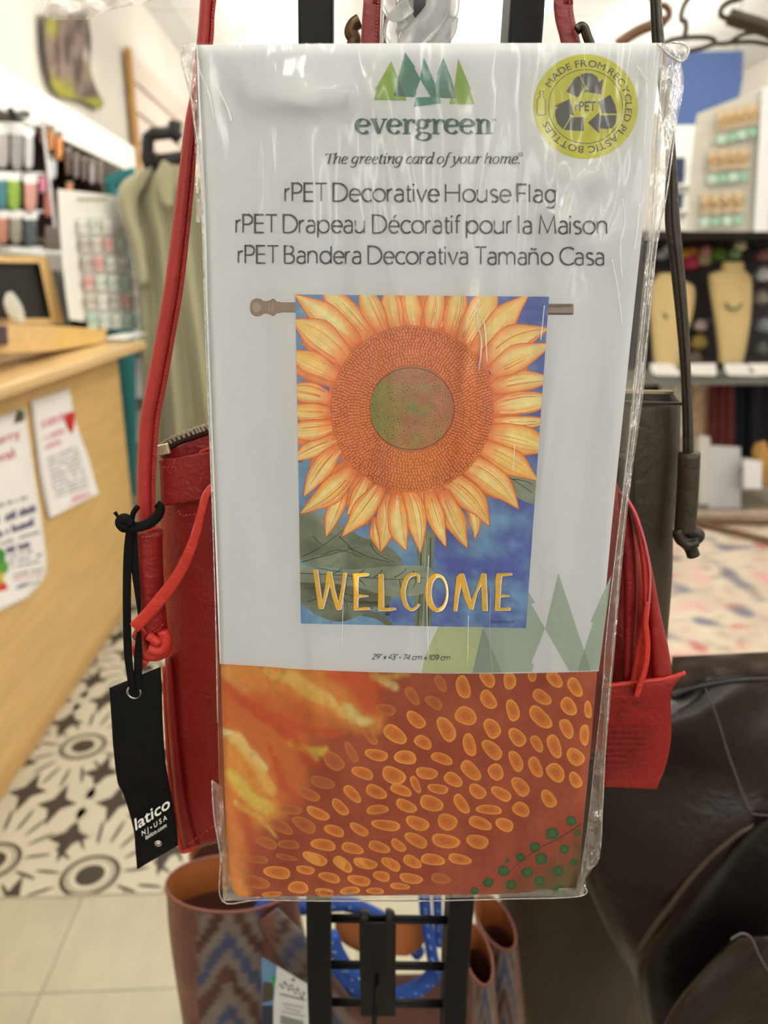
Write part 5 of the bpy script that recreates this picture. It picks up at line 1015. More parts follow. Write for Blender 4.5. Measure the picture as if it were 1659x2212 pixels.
for pts, r in [([(1036, 648), (1030, 690), (1040, 740), (1034, 800)], .0004), ([(1176, 660), (1172, 700), (1168, 735)], .0002), ([(1030, 680), (1046, 700), (1052, 780)], .0002), ([(748, 200), (750, 232)], .0002),
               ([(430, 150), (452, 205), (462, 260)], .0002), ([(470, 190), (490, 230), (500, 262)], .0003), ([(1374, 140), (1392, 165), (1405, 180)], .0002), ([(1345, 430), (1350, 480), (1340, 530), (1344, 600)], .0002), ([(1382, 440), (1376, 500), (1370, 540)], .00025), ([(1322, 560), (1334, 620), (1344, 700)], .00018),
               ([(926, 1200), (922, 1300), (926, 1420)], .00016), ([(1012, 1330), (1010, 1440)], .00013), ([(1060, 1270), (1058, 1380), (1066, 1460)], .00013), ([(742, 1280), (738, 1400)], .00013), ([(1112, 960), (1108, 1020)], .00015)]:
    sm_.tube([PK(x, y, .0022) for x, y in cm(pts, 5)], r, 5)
sm_.build('crease_glint', m_gl, pkg)['kind'] = 'stuff'
# ================================================================== things close behind the package
m_red = leather('red_leather', (134, 24, 22), rough=.40, var=.14); m_redd = leather('deep_red_leather', (132, 24, 24), rough=.45, var=.18); m_redl = leather('bright_red_leather', (178, 44, 34), rough=.5)
m_str = leather('strap_red', (152, 38, 36), rough=.42, bump=.25); m_blk = M('black_cloth_tape', (11, 11, 11), rough=.75, spec=.15, bump=.2, bs=900); m_stitch = M('red_thread', (196, 66, 60), rough=.7)
YP = .364
purse = thing('red_purse', at_y(700, 1840, YP), 'red leather zip top crossbody purse hanging directly behind the flag package', 'purse')
prow = [(345, 992, 1300, 985), (346, 1062, 1341, 1062), (349, 1200, 1384, 1200), (353, 1330, 1410, 1320), (358, 1430, 1442, 1430), (364, 1560, 1446, 1510), (376, 1720, 1400, 1570), (390, 1812, 1330, 1610), (400, 1838, 1300, 1622)]
def pdz(u, v): return .0028*math.sin(u*70+v*3)*(u > .92)+.0018*noise.noise((u*9, v*6, 2))-.006*(v < .06)
sheet(prow, PY(YP), .016, .002, nc=60, sm=6, dz=pdz, pw=4, endq=6).build('body', m_red, purse)
# side gusset edge (lighter piped fold along the side) and lower hem
mb = MB(); px_tube(mb, [(356, 1440), (360, 1560), (372, 1720), (388, 1815), (402, 1838), (470, 1800), (560, 1762)], PY(YP-.004), .0014, 8, 6); mb.build('piping', m_redl, purse)
mb = MB(); px_tube(mb, [(346, 996), (420, 992), (436, 975), (470, 965)], PY(YP-.008), .0011, 8); mb.build('piping', m_redl, purse)
mb = MB(); sheet([(356, 1420, 372, 1420), (362, 1560, 384, 1560), (376, 1720, 402, 1720), (390, 1812, 430, 1826)], PY(YP-.006), .003, .002, nc=6, sm=5, mb=mb); mb.build('side_gusset', m_redd, purse)
# zip
zp = MB(); zl = [at_y(x, y, YP-.006) for x, y in cm([(352, 972), (380, 955), (420, 940), (452, 930), (520, 915), (640, 905)], 8)]
zp.tube(zl, .0022, 8); zp.build('zip_tape', leather('zip_dark', (52, 16, 16), rough=.6), purse)
mt = M('aged_metal', (170, 158, 136), rough=.35, metal=.9)
zt_ = MB()
for i in range(0, len(zl)-1, 2):
    for k_ in range(1):
        p = zl[i]; zt_.box(p+Vector((0, -.001, .0022)), (.0012, .0048, .0026), rotm('Y', -28))
for i in range(10): p = at_y(345+i*1.6, 975+i*2.2, YP-.008); zt_.box(p, (.0006, .003, .0016))
zt_.build('zip_teeth', mt, purse, smooth=False)
zb = MB(); zb.box(at_y(352, 971, YP-.012), (.0062, .003, .0048), rotm('Y', -12)); zb.build('zip_stop', M('cream_metal', (206, 196, 168), rough=.35, metal=.5), purse, smooth=False, bevel=.0006)
sheet([(352, 978, 470, 930), (350, 990, 470, 952), (345, 1010, 470, 990)], PY(YP-.004), .001, .003, nc=10, sm=4).build('zip_panel', m_red, purse)
sheet([(343, 996, 460, 974), (345, 1012, 460, 1004), (347, 1050, 462, 1046), (349, 1094, 462, 1078)], PY(YP-.012), .002, .002, nc=12, sm=5).build('top_band', m_red, purse)
st = MB()
stitch(st, [(346, 1008), (372, 1008), (378, 996)], PY(YP-.0155)); stitch(st, [(384, 1096), (390, 1112), (412, 1112), (440, 1106)], PY(YP-.0155))
stitch(st, [(404, 1826), (440, 1800), (480, 1772)], PY(YP-.018)); st.build('stitching', m_stitch, purse)
# strap holder, knot, straps
mb = MB(); px_tube(mb, [(322, 1146), (322, 1200), (326, 1280), (332, 1345), (336, 1372)], PY(.338), .0062, 16, 5); mb.build('strap_loop', m_redd, purse)
mb = MB(); stitch(mb, [(300, 1160), (318, 1160), (344, 1152)], PY(.331), r=.0003); stitch(mb, [(318, 1368), (340, 1362), (354, 1346)], PY(.331), r=.0003)
px_tube(mb, [(296, 1146), (320, 1146), (345, 1136)], PY(.3315), .0006, 6); mb.build('loop_hem', m_stitch, purse)
mb = MB(); rowS = [(488, -740, 530, -740), (462, -400, 502, -400), (440, -120, 478, -120), (434, -40, 472, -40), (430, 30, 464, 30), (424, 95, 460, 95), (411, 200, 440, 200), (398, 271, 430, 271), (378, 440, 416, 440), (357, 600, 399, 600), (342, 690, 385, 690), (316, 830, 360, 830), (302, 907, 345, 907), (296, 1000, 338, 1000), (296, 1060, 336, 1060), (299, 1150, 336, 1150)]
sheet([(a, b_, a+(c-a)*.74, d) for a, b_, c, d in rowS], PY(.342), .0032, .0012, nc=14, sm=5, mb=mb); mb.build('shoulder_strap', m_str, purse)
mb = MB(); sheet([(a+(c-a)*.70, b_, c, d) for a, b_, c, d in rowS], PY(.342), .0003, .0014, nc=4, sm=5, mb=mb); mb.build('strap_edge', m_str, purse)
mb = MB(); stitch(mb, [(a+(c-a)*.82, b_) for a, b_, c, d in rowS], PY(.3405), step=6.5, l=4, r=.00022); mb.build('strap_stitching', m_stitch, purse)
kn = MB(); px_tube(kn, [(302, 1378), (312, 1362), (334, 1368), (350, 1380), (356, 1398), (340, 1410), (318, 1408), (304, 1392)], PY(.336), .0042, 10, 5, flat=(1, .8)); px_tube(kn, [(352, 1362), (358, 1385), (346, 1404), (322, 1400)], PY(.331), .0030, 10, 5)
px_tube(kn, [(300, 1392), (306, 1420), (318, 1432)], PY(.337), .0036, 10, 4); px_tube(kn, [(320, 1372), (345, 1390)], PY(.329), .0022, 8, 4); kn.build('strap_knot', m_redl, purse)
mb = MB(); strap([(472, 1036, 12), (446, 1070, 16), (434, 1110, 18), (424, 1150, 20), (404, 1205, 24), (380, 1250, 26), (350, 1290, 28), (320, 1325, 27), (289, 1357, 26)], PY(.325), .0004, .0013, nc=6, sm=5, mb=mb, dz=lambda u, v: .004*u*(v < .5)*(.5-v)); mb.build('leather_pull', m_redl, purse)
mb = MB(); px_tube(mb, [(463, 1040), (440, 1066), (425, 1120), (407, 1180), (392, 1225)], PY(.3245), .00045, 6, 5); mb.build('pull_edge', M('pale_red_edge', (196, 96, 110), rough=.7), purse)
# pleated side on the far side, pull cord
YR = .344
for nm, cl_, mat_, yy, bl_ in [('pleat', [(1338, 1062, 8), (1352, 1130, 26), (1362, 1250, 30), (1360, 1380, 26), (1356, 1485, 22)], m_redd, YR, .003), ('pleat', [(1346, 1064, 7), (1374, 1120, 13), (1390, 1200, 14), (1396, 1300, 16), (1384, 1400, 22), (1372, 1485, 26)], m_redl, YR-.006, .002),
                               ('pleat', [(1350, 1066, 6), (1380, 1140, 14), (1402, 1230, 14), (1414, 1330, 28), (1424, 1400, 40), (1432, 1482, 46)], m_redd, YR-.003, .004)]:
    strap(cl_, PY(yy), bl_, .0015, nc=8, sm=6).build(nm, mat_, purse)
mb = MB(); px_tube(mb, [(1345, 1062), (1372, 1110), (1392, 1170), (1404, 1235), (1402, 1300), (1396, 1350)], PY(YR-.009), .0006, 6, 5); mb.build('pull_edge', M('pale_red_edge'), purse)
mb = MB(); strap([(1398, 1300, 10), (1394, 1340, 13), (1398, 1390, 14), (1394, 1440, 14), (1382, 1480, 15), (1374, 1506, 13)], PY(YR-.012), .0012, .0015, nc=6, sm=6, mb=mb); mb.build('tag_cord', m_redl, purse)
tagr = [(1306, 1482, 1480, 1453), (1306, 1492, 1470, 1464), (1306, 1530, 1450, 1500), (1307, 1600, 1450, 1590), (1306, 1660, 1438, 1655), (1304, 1700, 1418, 1705)]
lt = sheet(tagr, PY(YR-.006), .0005, .002, nc=18, sm=6, dz=lambda u, v: .004*max(0, .12-v)/.12*-1+.003*u*math.sin(v*5)).build('leather_tag', m_red, purse)
mb = MB(); px_tube(mb, [(1306, 1482), (1370, 1474), (1440, 1466), (1480, 1453)], PY(YR-.0085), .0012, 8, 5); mb.build('tag_hem', m_redl, purse)
eb = MB()
for y, x0, x1 in [(1524, 1312, 1396)]+[(1576+k_*13, 1308, 1418-(k_ % 3)*7-k_*3) for k_ in range(8)]:
    xx = x0
    while xx < x1: wl_ = random.uniform(5, 14); eb.add([PY(YR-.0118)(px, py) for px, py in ((xx, y+3), (xx+wl_, y+2), (xx+wl_, y-4), (xx, y-3))], [(0, 1, 2, 3)]); xx += wl_+random.uniform(1.5, 3.5)
H_ = [(1350+11*(16*math.sin(t)**3)/16, 1547-9*(13*math.cos(t)-5*math.cos(2*t)-2*math.cos(3*t)-math.cos(4*t))/16) for t in [2*math.pi*k_/20 for k_ in range(20)]]; eb.poly([PY(YR-.0118)(*p) for p in H_])
put_text(eb, 'ico', 1312, 1686, 1345, 1680, 17, PY(YR-.0118), off=.01)
eb.build('embossing', M('embossed_red', (112, 16, 20), rough=.6), lt, smooth=False)
# hanging black tag on a ribbon
ht = thing('hang_tag', at_y(296, 1878, .333), 'narrow black fabric maker tag with metal eyelet tied to the red strap', 'tag')
tg = [(236, 1486, 347, 1440), (237, 1500, 349, 1470), (241, 1560, 352, 1560), (245, 1619, 357, 1638), (254, 1690, 367, 1700), (267, 1716, 371, 1716), (288, 1790, 381, 1780), (292, 1830, 384, 1812), (296, 1878, 385, 1826)]
PT = PY(.333); tdz = lambda u, v: .002*math.sin(v*6)+.001*u
sheet(tg, PT, 0, .0008, nc=10, sm=6, dz=tdz).build('tape', m_blk, ht)
tp = MB(); a_ = lambda x, y: PY(.333)(x, y, .0034)
wt = (0.75, .75, .74); U_ = (-.12, -1); put_text(tp, 'latico', 293, 1794, 368, 1744, 26, a_, off=.012, col=wt, up=U_); put_text(tp, 'N J • U S A', 307, 1806, 361, 1770, 11, a_, off=.008, col=wt, up=U_); put_text(tp, 'latico.com', 315, 1814, 360, 1786, 9.5, a_, off=.008, col=wt, up=U_)
tp.build('printed_name', M('vc_print'), ht, smooth=False)
m_ss = M('polished_metal', (190, 188, 180), rough=.22, metal=1.)
mb = MB(); torus(mb, PY(.333)(290, 1495, .002), (0, 1, 0), .0032, .0007); mb.build('eyelet', m_ss, ht)
mb = MB(); mb.lathe(PY(.333)(290, 1495, .0012), [(.0026, 0), (.0026, .0004)], 16, (0, -1, 0)); mb.build('eyelet_hole', M('eyelet_gap', (196, 188, 160), rough=.8), ht)
mb = MB(); torus(mb, PY(.333)(342, 1822, .003), (0, 1, 0), .0015, .0005, 16, 6); mb.lathe(PY(.333)(342, 1822, .0025), [(.0014, 0), (.0013, .0008), (.0005, .001)], 14, (0, -1, 0)); mb.build('rivet', m_ss, ht)
mb = MB(); strap([(283, 1138, 20), (276, 1200, 19), (274, 1300, 18), (276, 1400, 18), (282, 1462, 16), (287, 1492, 13)], PY(.330), .0002, .0006, nc=4, sm=5, mb=mb); mb.build('ribbon', m_blk, ht)
mb = MB(); strap([(288, 1138, 16), (291, 1220, 17), (298, 1290, 12), (301, 1340, 6), (299, 1400, 16), (298, 1450, 18), (298, 1490, 16)], PY(.3305), .0002, .0006, nc=4, sm=5, mb=mb); mb.build('ribbon', m_blk, ht)
mb = MB(); px_tube(mb, [(272, 1140), (300, 1138), (326, 1128), (342, 1112), (346, 1096), (338, 1088)], PY(.3295), .0026, 8, 5, flat=(1, .7)); px_tube(mb, [(284, 1128), (288, 1108), (298, 1094)], PY(.331), .0012, 8, 5); px_tube(mb, [(276, 1136), (268, 1140), (260, 1130), (266, 1120), (276, 1124), (282, 1134)], PY(.3285), .0024, 8, 5)
strap([(264, 1128, 6), (256, 1118, 6), (248, 1106, 9)], PY(.329), .0002, .0006, nc=3, mb=mb); mb.build('ribbon_knot', m_blk, ht)
# ================================================================== black display rack
m_rack = M('rack_black', (15, 16, 18), rough=.5, spec=.25, bump=.08, bs=500); YK = .43
rack = thing('display_rack', Vector((.02, YK, 0)), 'black metal display stand with two square posts and rungs behind the flag package', 'display rack')
# square posts run floor to above the frame; derive their lines from two sightings each
def post(pt, pb, w_=.0168, d_=.024):
    a, b_ = at_y(pt[0], pt[1], YK), at_y(pb[0], pb[1], YK); d = (b_-a); q = a+d*((.0-a.z)/d.z)*1.0; top = at_y(pt[0]+(pt[0]-pb[0])*.41, -790, YK)
    mb = MB(); P = []
    lo = Vector((b_.x+(b_.x-a.x)*.15, YK, .0)); lo.x = b_.x; 
    for c in (top, b_, Vector((b_.x, YK, .02))): P += [c+Vector((sx*w_/2, sy*d_/2, 0)) for sx, sy in ((-1, -1), (1, -1), (1, 1), (-1, 1))]
    f = []
    for i in range(2):
        for k_ in range(4): f.append((i*4+k_, i*4+(k_+1) % 4, i*4+4+(k_+1) % 4, i*4+4+k_))
    f += [(3, 2, 1, 0), (8, 9, 10, 11)]; mb.add(P, f); mb.build('post', m_rack, rack, smooth=False, bevel=.0015); return a, b_
L1, L2 = post((684, 50), (690, 2080)); R1_, R2_ = post((1128, 50), (982, 2080))
for y in (1985, 2085, 2166, 2260, 1900):
    for dy in (-4, 5):
        mb = MB(); mb.tube([at_y(700, y+dy-2, YK-.002), at_y(975, y+dy+2, YK-.002)], .0016, 8); mb.build('rung', m_rack, rack)
mb = MB(); mb.tube([at_y(380, -755, YK-.03), at_y(1560, -755, YK-.03)], .006, 10); mb.build('top_rail', m_rack, rack)
mb = MB()
for s_ in (-1, 1): mb.box((L2.x*.5+R2_.x*.5+s_*.03, YK, .012), (.26, .03, .022), rotm('Z', 38*s_))
mb.build('foot', m_rack, rack, smooth=False, bevel=.003)
# peg clip with label wire
ck = thing('peg_hook', at_y(815, 2195, YK-.02), 'black peg hook clipped over the rungs below the flag package', 'hook'); m_bp = M('black_moulding', (12, 12, 13), rough=.5)
mb = MB(); sheet([(776, 1992, 856, 1992), (777, 2100, 855, 2100), (780, 2196, 855, 2196)], PY(YK-.010), 0, .006, nc=2, sm=1, mb=mb); mb.build('plate', m_bp, ck, smooth=False, bevel=.001)
for x in (788, 843): mb = MB(); px_tube(mb, [(x, 1999, 0), (x, 1978, 0), (x, 1970, -.006), (x, 1975, -.014)], PY(YK-.010), .0038, 10, 5, flat=(1, .6)); mb.build('claw', m_bp, ck)
mb = MB(); px_tube(mb, [(815, 2106, 0), (811, 2150, .02), (806, 2240, .05), (800, 2330, .07)], PY(YK-.014), .0016, 8, 6); mb.build('prong', M('black_wire', (30, 30, 32), rough=.2, metal=.6), ck)
# ------------------------------------------------------------------ straps and plastic hooks above the package
m_clr = M('frosted_plastic', (205, 208, 212), rough=.25, trans=.72, spec=.5, alpha=.62)
hk = thing('plastic_hanger', at_y(905, 100, .40), 'frosted clear plastic hanger hooks bunched on the rack above the package', 'hanger')
def ftube(pts, y, r, nm, mat=m_clr): mb = MB(); px_tube(mb, pts, PY(y), r, 12, 6, flat=(1, .42), up=Vector((0, 1, 0))); return mb.build(nm, mat, hk)
ftube([(880, -40, 22), (884, 8, 0), (856, 28, 0), (840, 10, 0), (842, -20, 0)][1:], .375, .0036, 'hook_tip')
ftube([(952, -40), (948, 0), (940, 30), (918, 58), (896, 80), (884, 98), (880, 120)], .37, .0052, 'hook_curve')
ftube([(870, 34), (852, 50), (848, 74), (860, 88), (876, 72), (880, 48), (892, 36)], .38, .0042, 'hook_loop')
ftube([(968, 36), (964, 60), (952, 82), (948, 110)], .385, .0046, 'hook_side'); ftube([(930, 70), (948, 60), (958, 40), (972, 20), (974, -30)], .392, .0040, 'hook_back')
mb = MB(); sheet([(880, -740, 960, -740), (862, -30, 972, -30), (864, 40, 972, 40), (874, 110, 970, 110)], PY(.40), .001, .002, nc=6, sm=3, mb=mb); mb.build('hanger_plate', M('smoky_plastic', (120, 124, 130), rough=.3, alpha=.6), hk)
t = thing('black_hanger_bar', at_y(908, 100, .415), 'thin black hook bar behind the frosted plastic hangers', 'hook'); mb = MB(); sheet([(892, -740, 922, -740), (892, -40, 922, -40), (897, 40, 916, 40), (900, 110, 912, 110)], PY(.415), .001, .004, nc=4, sm=3, mb=mb); mb.build('bar', m_rack, t); mb = MB(); sheet([(966, -40, 975, -40), (964, 110, 974, 110)], PY(.42), 0, .004, nc=2, mb=mb); mb.build('bar', m_rack, t)
m_mar = leather('maroon_leather', (124, 46, 44), rough=.45)
def strap_obj(label, cl_, y, m, name='leather_strap', extra=None):
    t = thing(name, at_y(cl_[-1][0], cl_[-1][1], y), label, 'strap'); strap(cl_, PY(y), .0016, .0024, nc=10, sm=5).build('strap', m, t)
    mb = MB(); stitch(mb, [(x+w_*.32, yy) for x, yy, w_ in cl_], PY(y-.003), step=7, l=4, r=.00025); mb.build('stitching', m_stitch, t); return t
strap_obj('upright maroon stitched strap between the rack post and the plastic hangers', [(812, -740, 40), (806, -60, 40), (804, 0, 38), (801, 60, 40), (799, 130, 40)], .385, m_mar)
strap_obj('dark red strap end tucked beside the plastic hangers', [(836, -740, 14), (832, -40, 14), (834, 40, 16), (838, 130, 22)], .398, m_mar)
mb = MB(); sheet([(826, -40, 832, -40), (822, 60, 829, 60), (818, 125, 828, 125)], PY(.392), .0003, .001, nc=3, mb=mb); tag(mb.build('paper_strip', m_pap), 'thin white paper strip beside the maroon strap', 'paper')
ts = strap_obj('curving maroon strap with a steel ring, hanging past the black post', [(1180, -740, 42), (1214, -60, 42), (1216, 0, 42), (1220, 40, 42), (1230, 80, 42), (1240, 130, 44)], .392, m_mar)
mb = MB(); px_tube(mb, [(1246, 66), (1254, 58), (1262, 62), (1268, 78), (1276, 98), (1284, 118)], PY(.386), .0022, 10, 5, flat=(1, .7)); mb.build('ring', M('gunmetal', (70, 66, 64), rough=.25, metal=1), ts)
mb = MB(); px_tube(mb, [(776, 46), (764, 54), (758, 70), (766, 84), (762, 100)], PY(.41), .0032, 10, 5); tag(mb.build('bronze_clasp', M('bronze', (90, 70, 52), rough=.35, metal=.8)), 'small bronze clasp poking out beside the maroon strap', 'clasp')
# plastic bag low edge, top corner
m_bag = film_mat('milky_film', haze=.34, gloss=.5, bump=.9, bs=60, rough=.2, scale=(1, 1, 1))
g = MB(); Rb = cm([(60, -80, 380, -80), (84, -20, 345, -25), (90, 10, 330, 0), (96, 36, 230, 24), (104, 42, 200, 37), (120, 43, 186, 43)], 6); nb = len(Rb)-1
def Pb(u, v): i = min(nb-1, int(v*nb)); f = v*nb-i; r = [Rb[i][k_]*(1-f)+Rb[i+1][k_]*f for k_ in range(4)]; x = r[0]+(r[2]-r[0])*u; y = r[1]+(r[3]-r[1])*u; return at_y(x, y, .50-.006*noise.noise((x*.03, y*.03, 2)))
g.grid(nb, 30, Pb); tag(g.build('plastic_bag', m_bag), 'milky clear plastic bag hanging over the tree trunk cut-out', 'bag')
# ------------------------------------------------------------------ olive purse on the far side
m_olv = leather('olive_leather', (50, 42, 31), rough=.5, var=.12, bs=260); m_olvd = leather('dark_olive_leather', (38, 34, 26), rough=.45, bs=260)
YO = .405; op = thing('olive_purse', at_y(1330, 1640, YO), 'dark olive leather crossbody purse with top zip behind the red purse', 'purse')
sheet([(1180, 866, 1470, 869), (1180, 900, 1470, 900), (1180, 1000, 1467, 1000), (1180, 1140, 1455, 1140), (1180, 1250, 1452, 1250), (1180, 1420, 1438, 1420), (1180, 1560, 1424, 1560), (1185, 1640, 1410, 1640)], PY(YO), .010, .003, nc=24, sm=5, pw=6, endq=10, dz=lambda u, v: .0015*noise.noise((u*5, v*5, 8))).build('body', m_olv, op)
mb = MB(); sheet([(1200, 846, 1452, 848), (1200, 858, 1462, 860), (1200, 868, 1471, 871)], PY(YO-.004), .002, .004, nc=16, sm=3, mb=mb); mb.build('zip_band', m_olvd, op)
mb = MB(); px_tube(mb, [(1200, 869), (1330, 868), (1472, 872)], PY(YO-.012), .0009, 8, 5); mb.build('hem', m_olv, op)
mb = MB()
for k_ in range(40): mb.box(at_y(1330+k_*3.1, 845+k_*.06, YO-.006), (.0006, .004, .0018), rotm('Y', 30))
mb.build('zip_teeth', mt, op, smooth=False)
mb = MB(); sheet([(1330, 976, 1372, 980), (1330, 1040, 1372, 1040), (1330, 1100, 1371, 1102)], PY(YO-.012), .0008, .002, nc=5, sm=4, mb=mb); mb.build('pocket_edge', m_olvd, op)
rS = [(1340, -740, 1366, -740), (1396, -200, 1420, -200), (1402, -60, 1426, -60), (1404, 0, 1429, 0), (1408, 91, 1436, 91), (1422, 200, 1448, 200), (1437, 325, 1460, 325), (1436, 477, 1469, 477), (1447, 570, 1478, 570), (1461, 700, 1488, 700), (1470, 809, 1493, 809), (1474, 917, 1498, 917), (1474, 990, 1499, 990)]
sheet(rS, PY(.388), .0026, .0015, nc=12, sm=5).build('shoulder_strap', m_olvd, op)
mb = MB(); px_tube(mb, [((a+c)/2+2, b_) for a, b_, c, d in rS], PY(.3845), .0009, 6, 4); mb.build('strap_ridge', m_olvd, op)
mb = MB(); px_tube(mb, [(1489, 978), (1486, 1050), (1482, 1110), (1479, 1148)], PY(.386), .0056, 14, 5); mb.build('strap_loop', m_olv, op)
mb = MB(); px_tube(mb, [(1466, 1152), (1474, 1166), (1494, 1168), (1508, 1158), (1500, 1150), (1482, 1152)], PY(.386), .0036, 10, 5); px_tube(mb, [(1478, 1168), (1490, 1180), (1498, 1200)], PY(.386), .0036, 10, 5); px_tube(mb, [(1462, 1146), (1470, 1166), (1486, 1178), (1506, 1172)], PY(.381), .0024, 10, 5); mb.build('strap_knot', m_olvd, op)
# ------------------------------------------------------------------ big brown bags low on the right
m_brn = leather('brown_leather', (33, 24, 22), rough=.32, var=.15, bs=160, bump=.5); m_brd = leather('dark_brown_leather', (20, 13, 12), rough=.38, bs=160); m_brt = leather('taupe_leather', (54, 44, 35), rough=.6, bs=140, bump=.2); m_thr = M('tan_thread', (84, 76, 74), rough=.7)
YBG = .56
bb = thing('brown_shoulder_bag', at_y(1560, 2240, YBG+.03), 'large dark brown slouchy leather shoulder bag with pale seams, in front of the rug', 'bag')
brow = [(1446, 1440, 1760, 1420), (1440, 1500, 1790, 1490), (1300, 1570, 1820, 1600), (1225, 1640, 1850, 1700), (1225, 1780, 1860, 1800), (1270, 1920, 1870, 1900), (1310, 2010, 1880, 2000), (1350, 2090, 1880, 2100), (1390, 2180, 1880, 2200), (1420, 2260, 1880, 2290)]
sheet(brow, PY(YBG), .055, .01, nc=40, sm=6, pw=2.2, endq=5, dz=lambda u, v: .007*noise.noise((u*4, v*7, 1))+.006*math.sin(u*5+v*9)).build('body', m_brn, bb)
mb = MB(); sheet([(1452, 1418, 1780, 1402), (1448, 1450, 1790, 1436), (1446, 1502, 1800, 1466)], PY(YBG-.03), .010, .006, nc=20, sm=5, mb=mb, dz=lambda u, v: .003*noise.noise((u*8, v*3, 5))); mb.build('top_panel', leather('lit_brown_leather', (70, 58, 51), rough=.45, bs=140), bb)  # paler leather colour paints in the light striking the top panel
mb = MB(); px_tube(mb, [(1450, 1504), (1480, 1490), (1530, 1478), (1600, 1468), (1700, 1464)], PY(YBG-.048), .0024, 8, 6); mb.build('piping', m_brd, bb)
mb = MB(); px_tube(mb, [(1700, 1770), (1659, 1776), (1612, 1790), (1570, 1820), (1530, 1855), (1490, 1900), (1456, 1945), (1415, 2000), (1377, 2058)], PY(YBG-.066), .0024, 10, 6); mb.build('piping', leather('ridge_leather', (62, 50, 40), rough=.45), bb)
mb = MB(); px_tube(mb, [(1524, 1488), (1538, 1520), (1555, 1568), (1570, 1620), (1588, 1671), (1606, 1720), (1625, 1758)], PY(YBG-.0660), .0007, 8, 6); mb.build('seam', m_thr, bb)
mb = MB(); px_tube(mb, [(1625, 1758), (1660, 1762), (1720, 1764)], PY(YBG-.066), .0007, 8, 5); mb.build('seam', m_thr, bb)
mb = MB(); sheet([(1625, 1768, 1840, 1776), (1540, 1850, 1850, 1850), (1460, 1945, 1850, 1940), (1390, 2050, 1850, 2050), (1376, 2110, 1850, 2120), (1400, 2240, 1850, 2240)], PY(YBG-.045), .03, .006, nc=26, sm=5, pw=2.5, dz=lambda u, v: .004*noise.noise((u*3, v*5, 3)), mb=mb); mb.build('front_flap', m_brd, bb)
b2_ = thing('small_brown_bag', at_y(1600, 2330, YBG-.09), 'lower dark brown leather bag with a curved seam under the big shoulder bag', 'bag')
mb = MB(); sheet([(1590, 2022, 1800, 2022), (1520, 2090, 1810, 2090), (1450, 2180, 1820, 2180), (1410, 2270, 1830, 2270), (1400, 2340, 1830, 2340)], PY(YBG-.115), .02, .006, nc=24, sm=5, pw=2.4, dz=lambda u, v: .004*noise.noise((u*4, v*4, 9)), mb=mb); mb.build('body', m_brn, b2_)
mb = MB(); px_tube(mb, [(1578, 2030), (1604, 2016), (1625, 2030), (1640, 2065), (1662, 2100), (1690, 2130)], PY(YBG-.140), .0009, 8, 6); mb.build('seam', m_thr, b2_)
tb = thing('taupe_bag', at_y(1200, 2400, .77), 'plain taupe leather bag standing behind the rack and beside the big brown bag', 'bag')
mb = MB(); sheet([(1076, 1930, 1300, 1760), (1086, 1975, 1340, 1820), (1104, 2060, 1380, 2000), (1124, 2160, 1400, 2160), (1140, 2300, 1420, 2300), (1150, 2420, 1420, 2420)], PY(.75), .04, .01, nc=24, sm=5, pw=2.5, dz=lambda u, v: .004*noise.noise((u*3, v*3, 4)), mb=mb); mb.build('body', m_brt, tb)
# ------------------------------------------------------------------ patterned totes low on the left and behind the rack
def ikat(x0, x1, y0):
    def f(u, v, x, y):
        n = noise.noise((x*.02, y*.015, 4)); s_ = (x-x0)/(x1-x0)+n*.015; br = lin((92, 56, 46)); pk_ = lin((112, 76, 68)); gy = lin((104, 96, 92)); bl_ = lin((42, 62, 94)); db = lin((62, 34, 28))
        if s_ < .24: return mixc(br, pk_, .4+.6*math.sin(x*.35)*.4+n)
        ch = (y-y0)*.0068-abs(s_-.44)*3.6+n*.14; k_ = ch-math.floor(ch)
        if s_ < .66: c = bl_ if k_ < .26 else gy if k_ < .5 else db if k_ < .74 else gy; return mixc(c, pk_, .12+.2*n)
        return mixc(pk_, br, .5+n)
    return f
m_tote = M('woven_tote', vcol=True, rough=.5, bump=.3, bs=350, var=.12, vs=60, coat=.25); m_tan = leather('tan_lining', (164, 98, 50), rough=.6); m_rim = leather('tote_rim', (112, 62, 48), rough=.45)
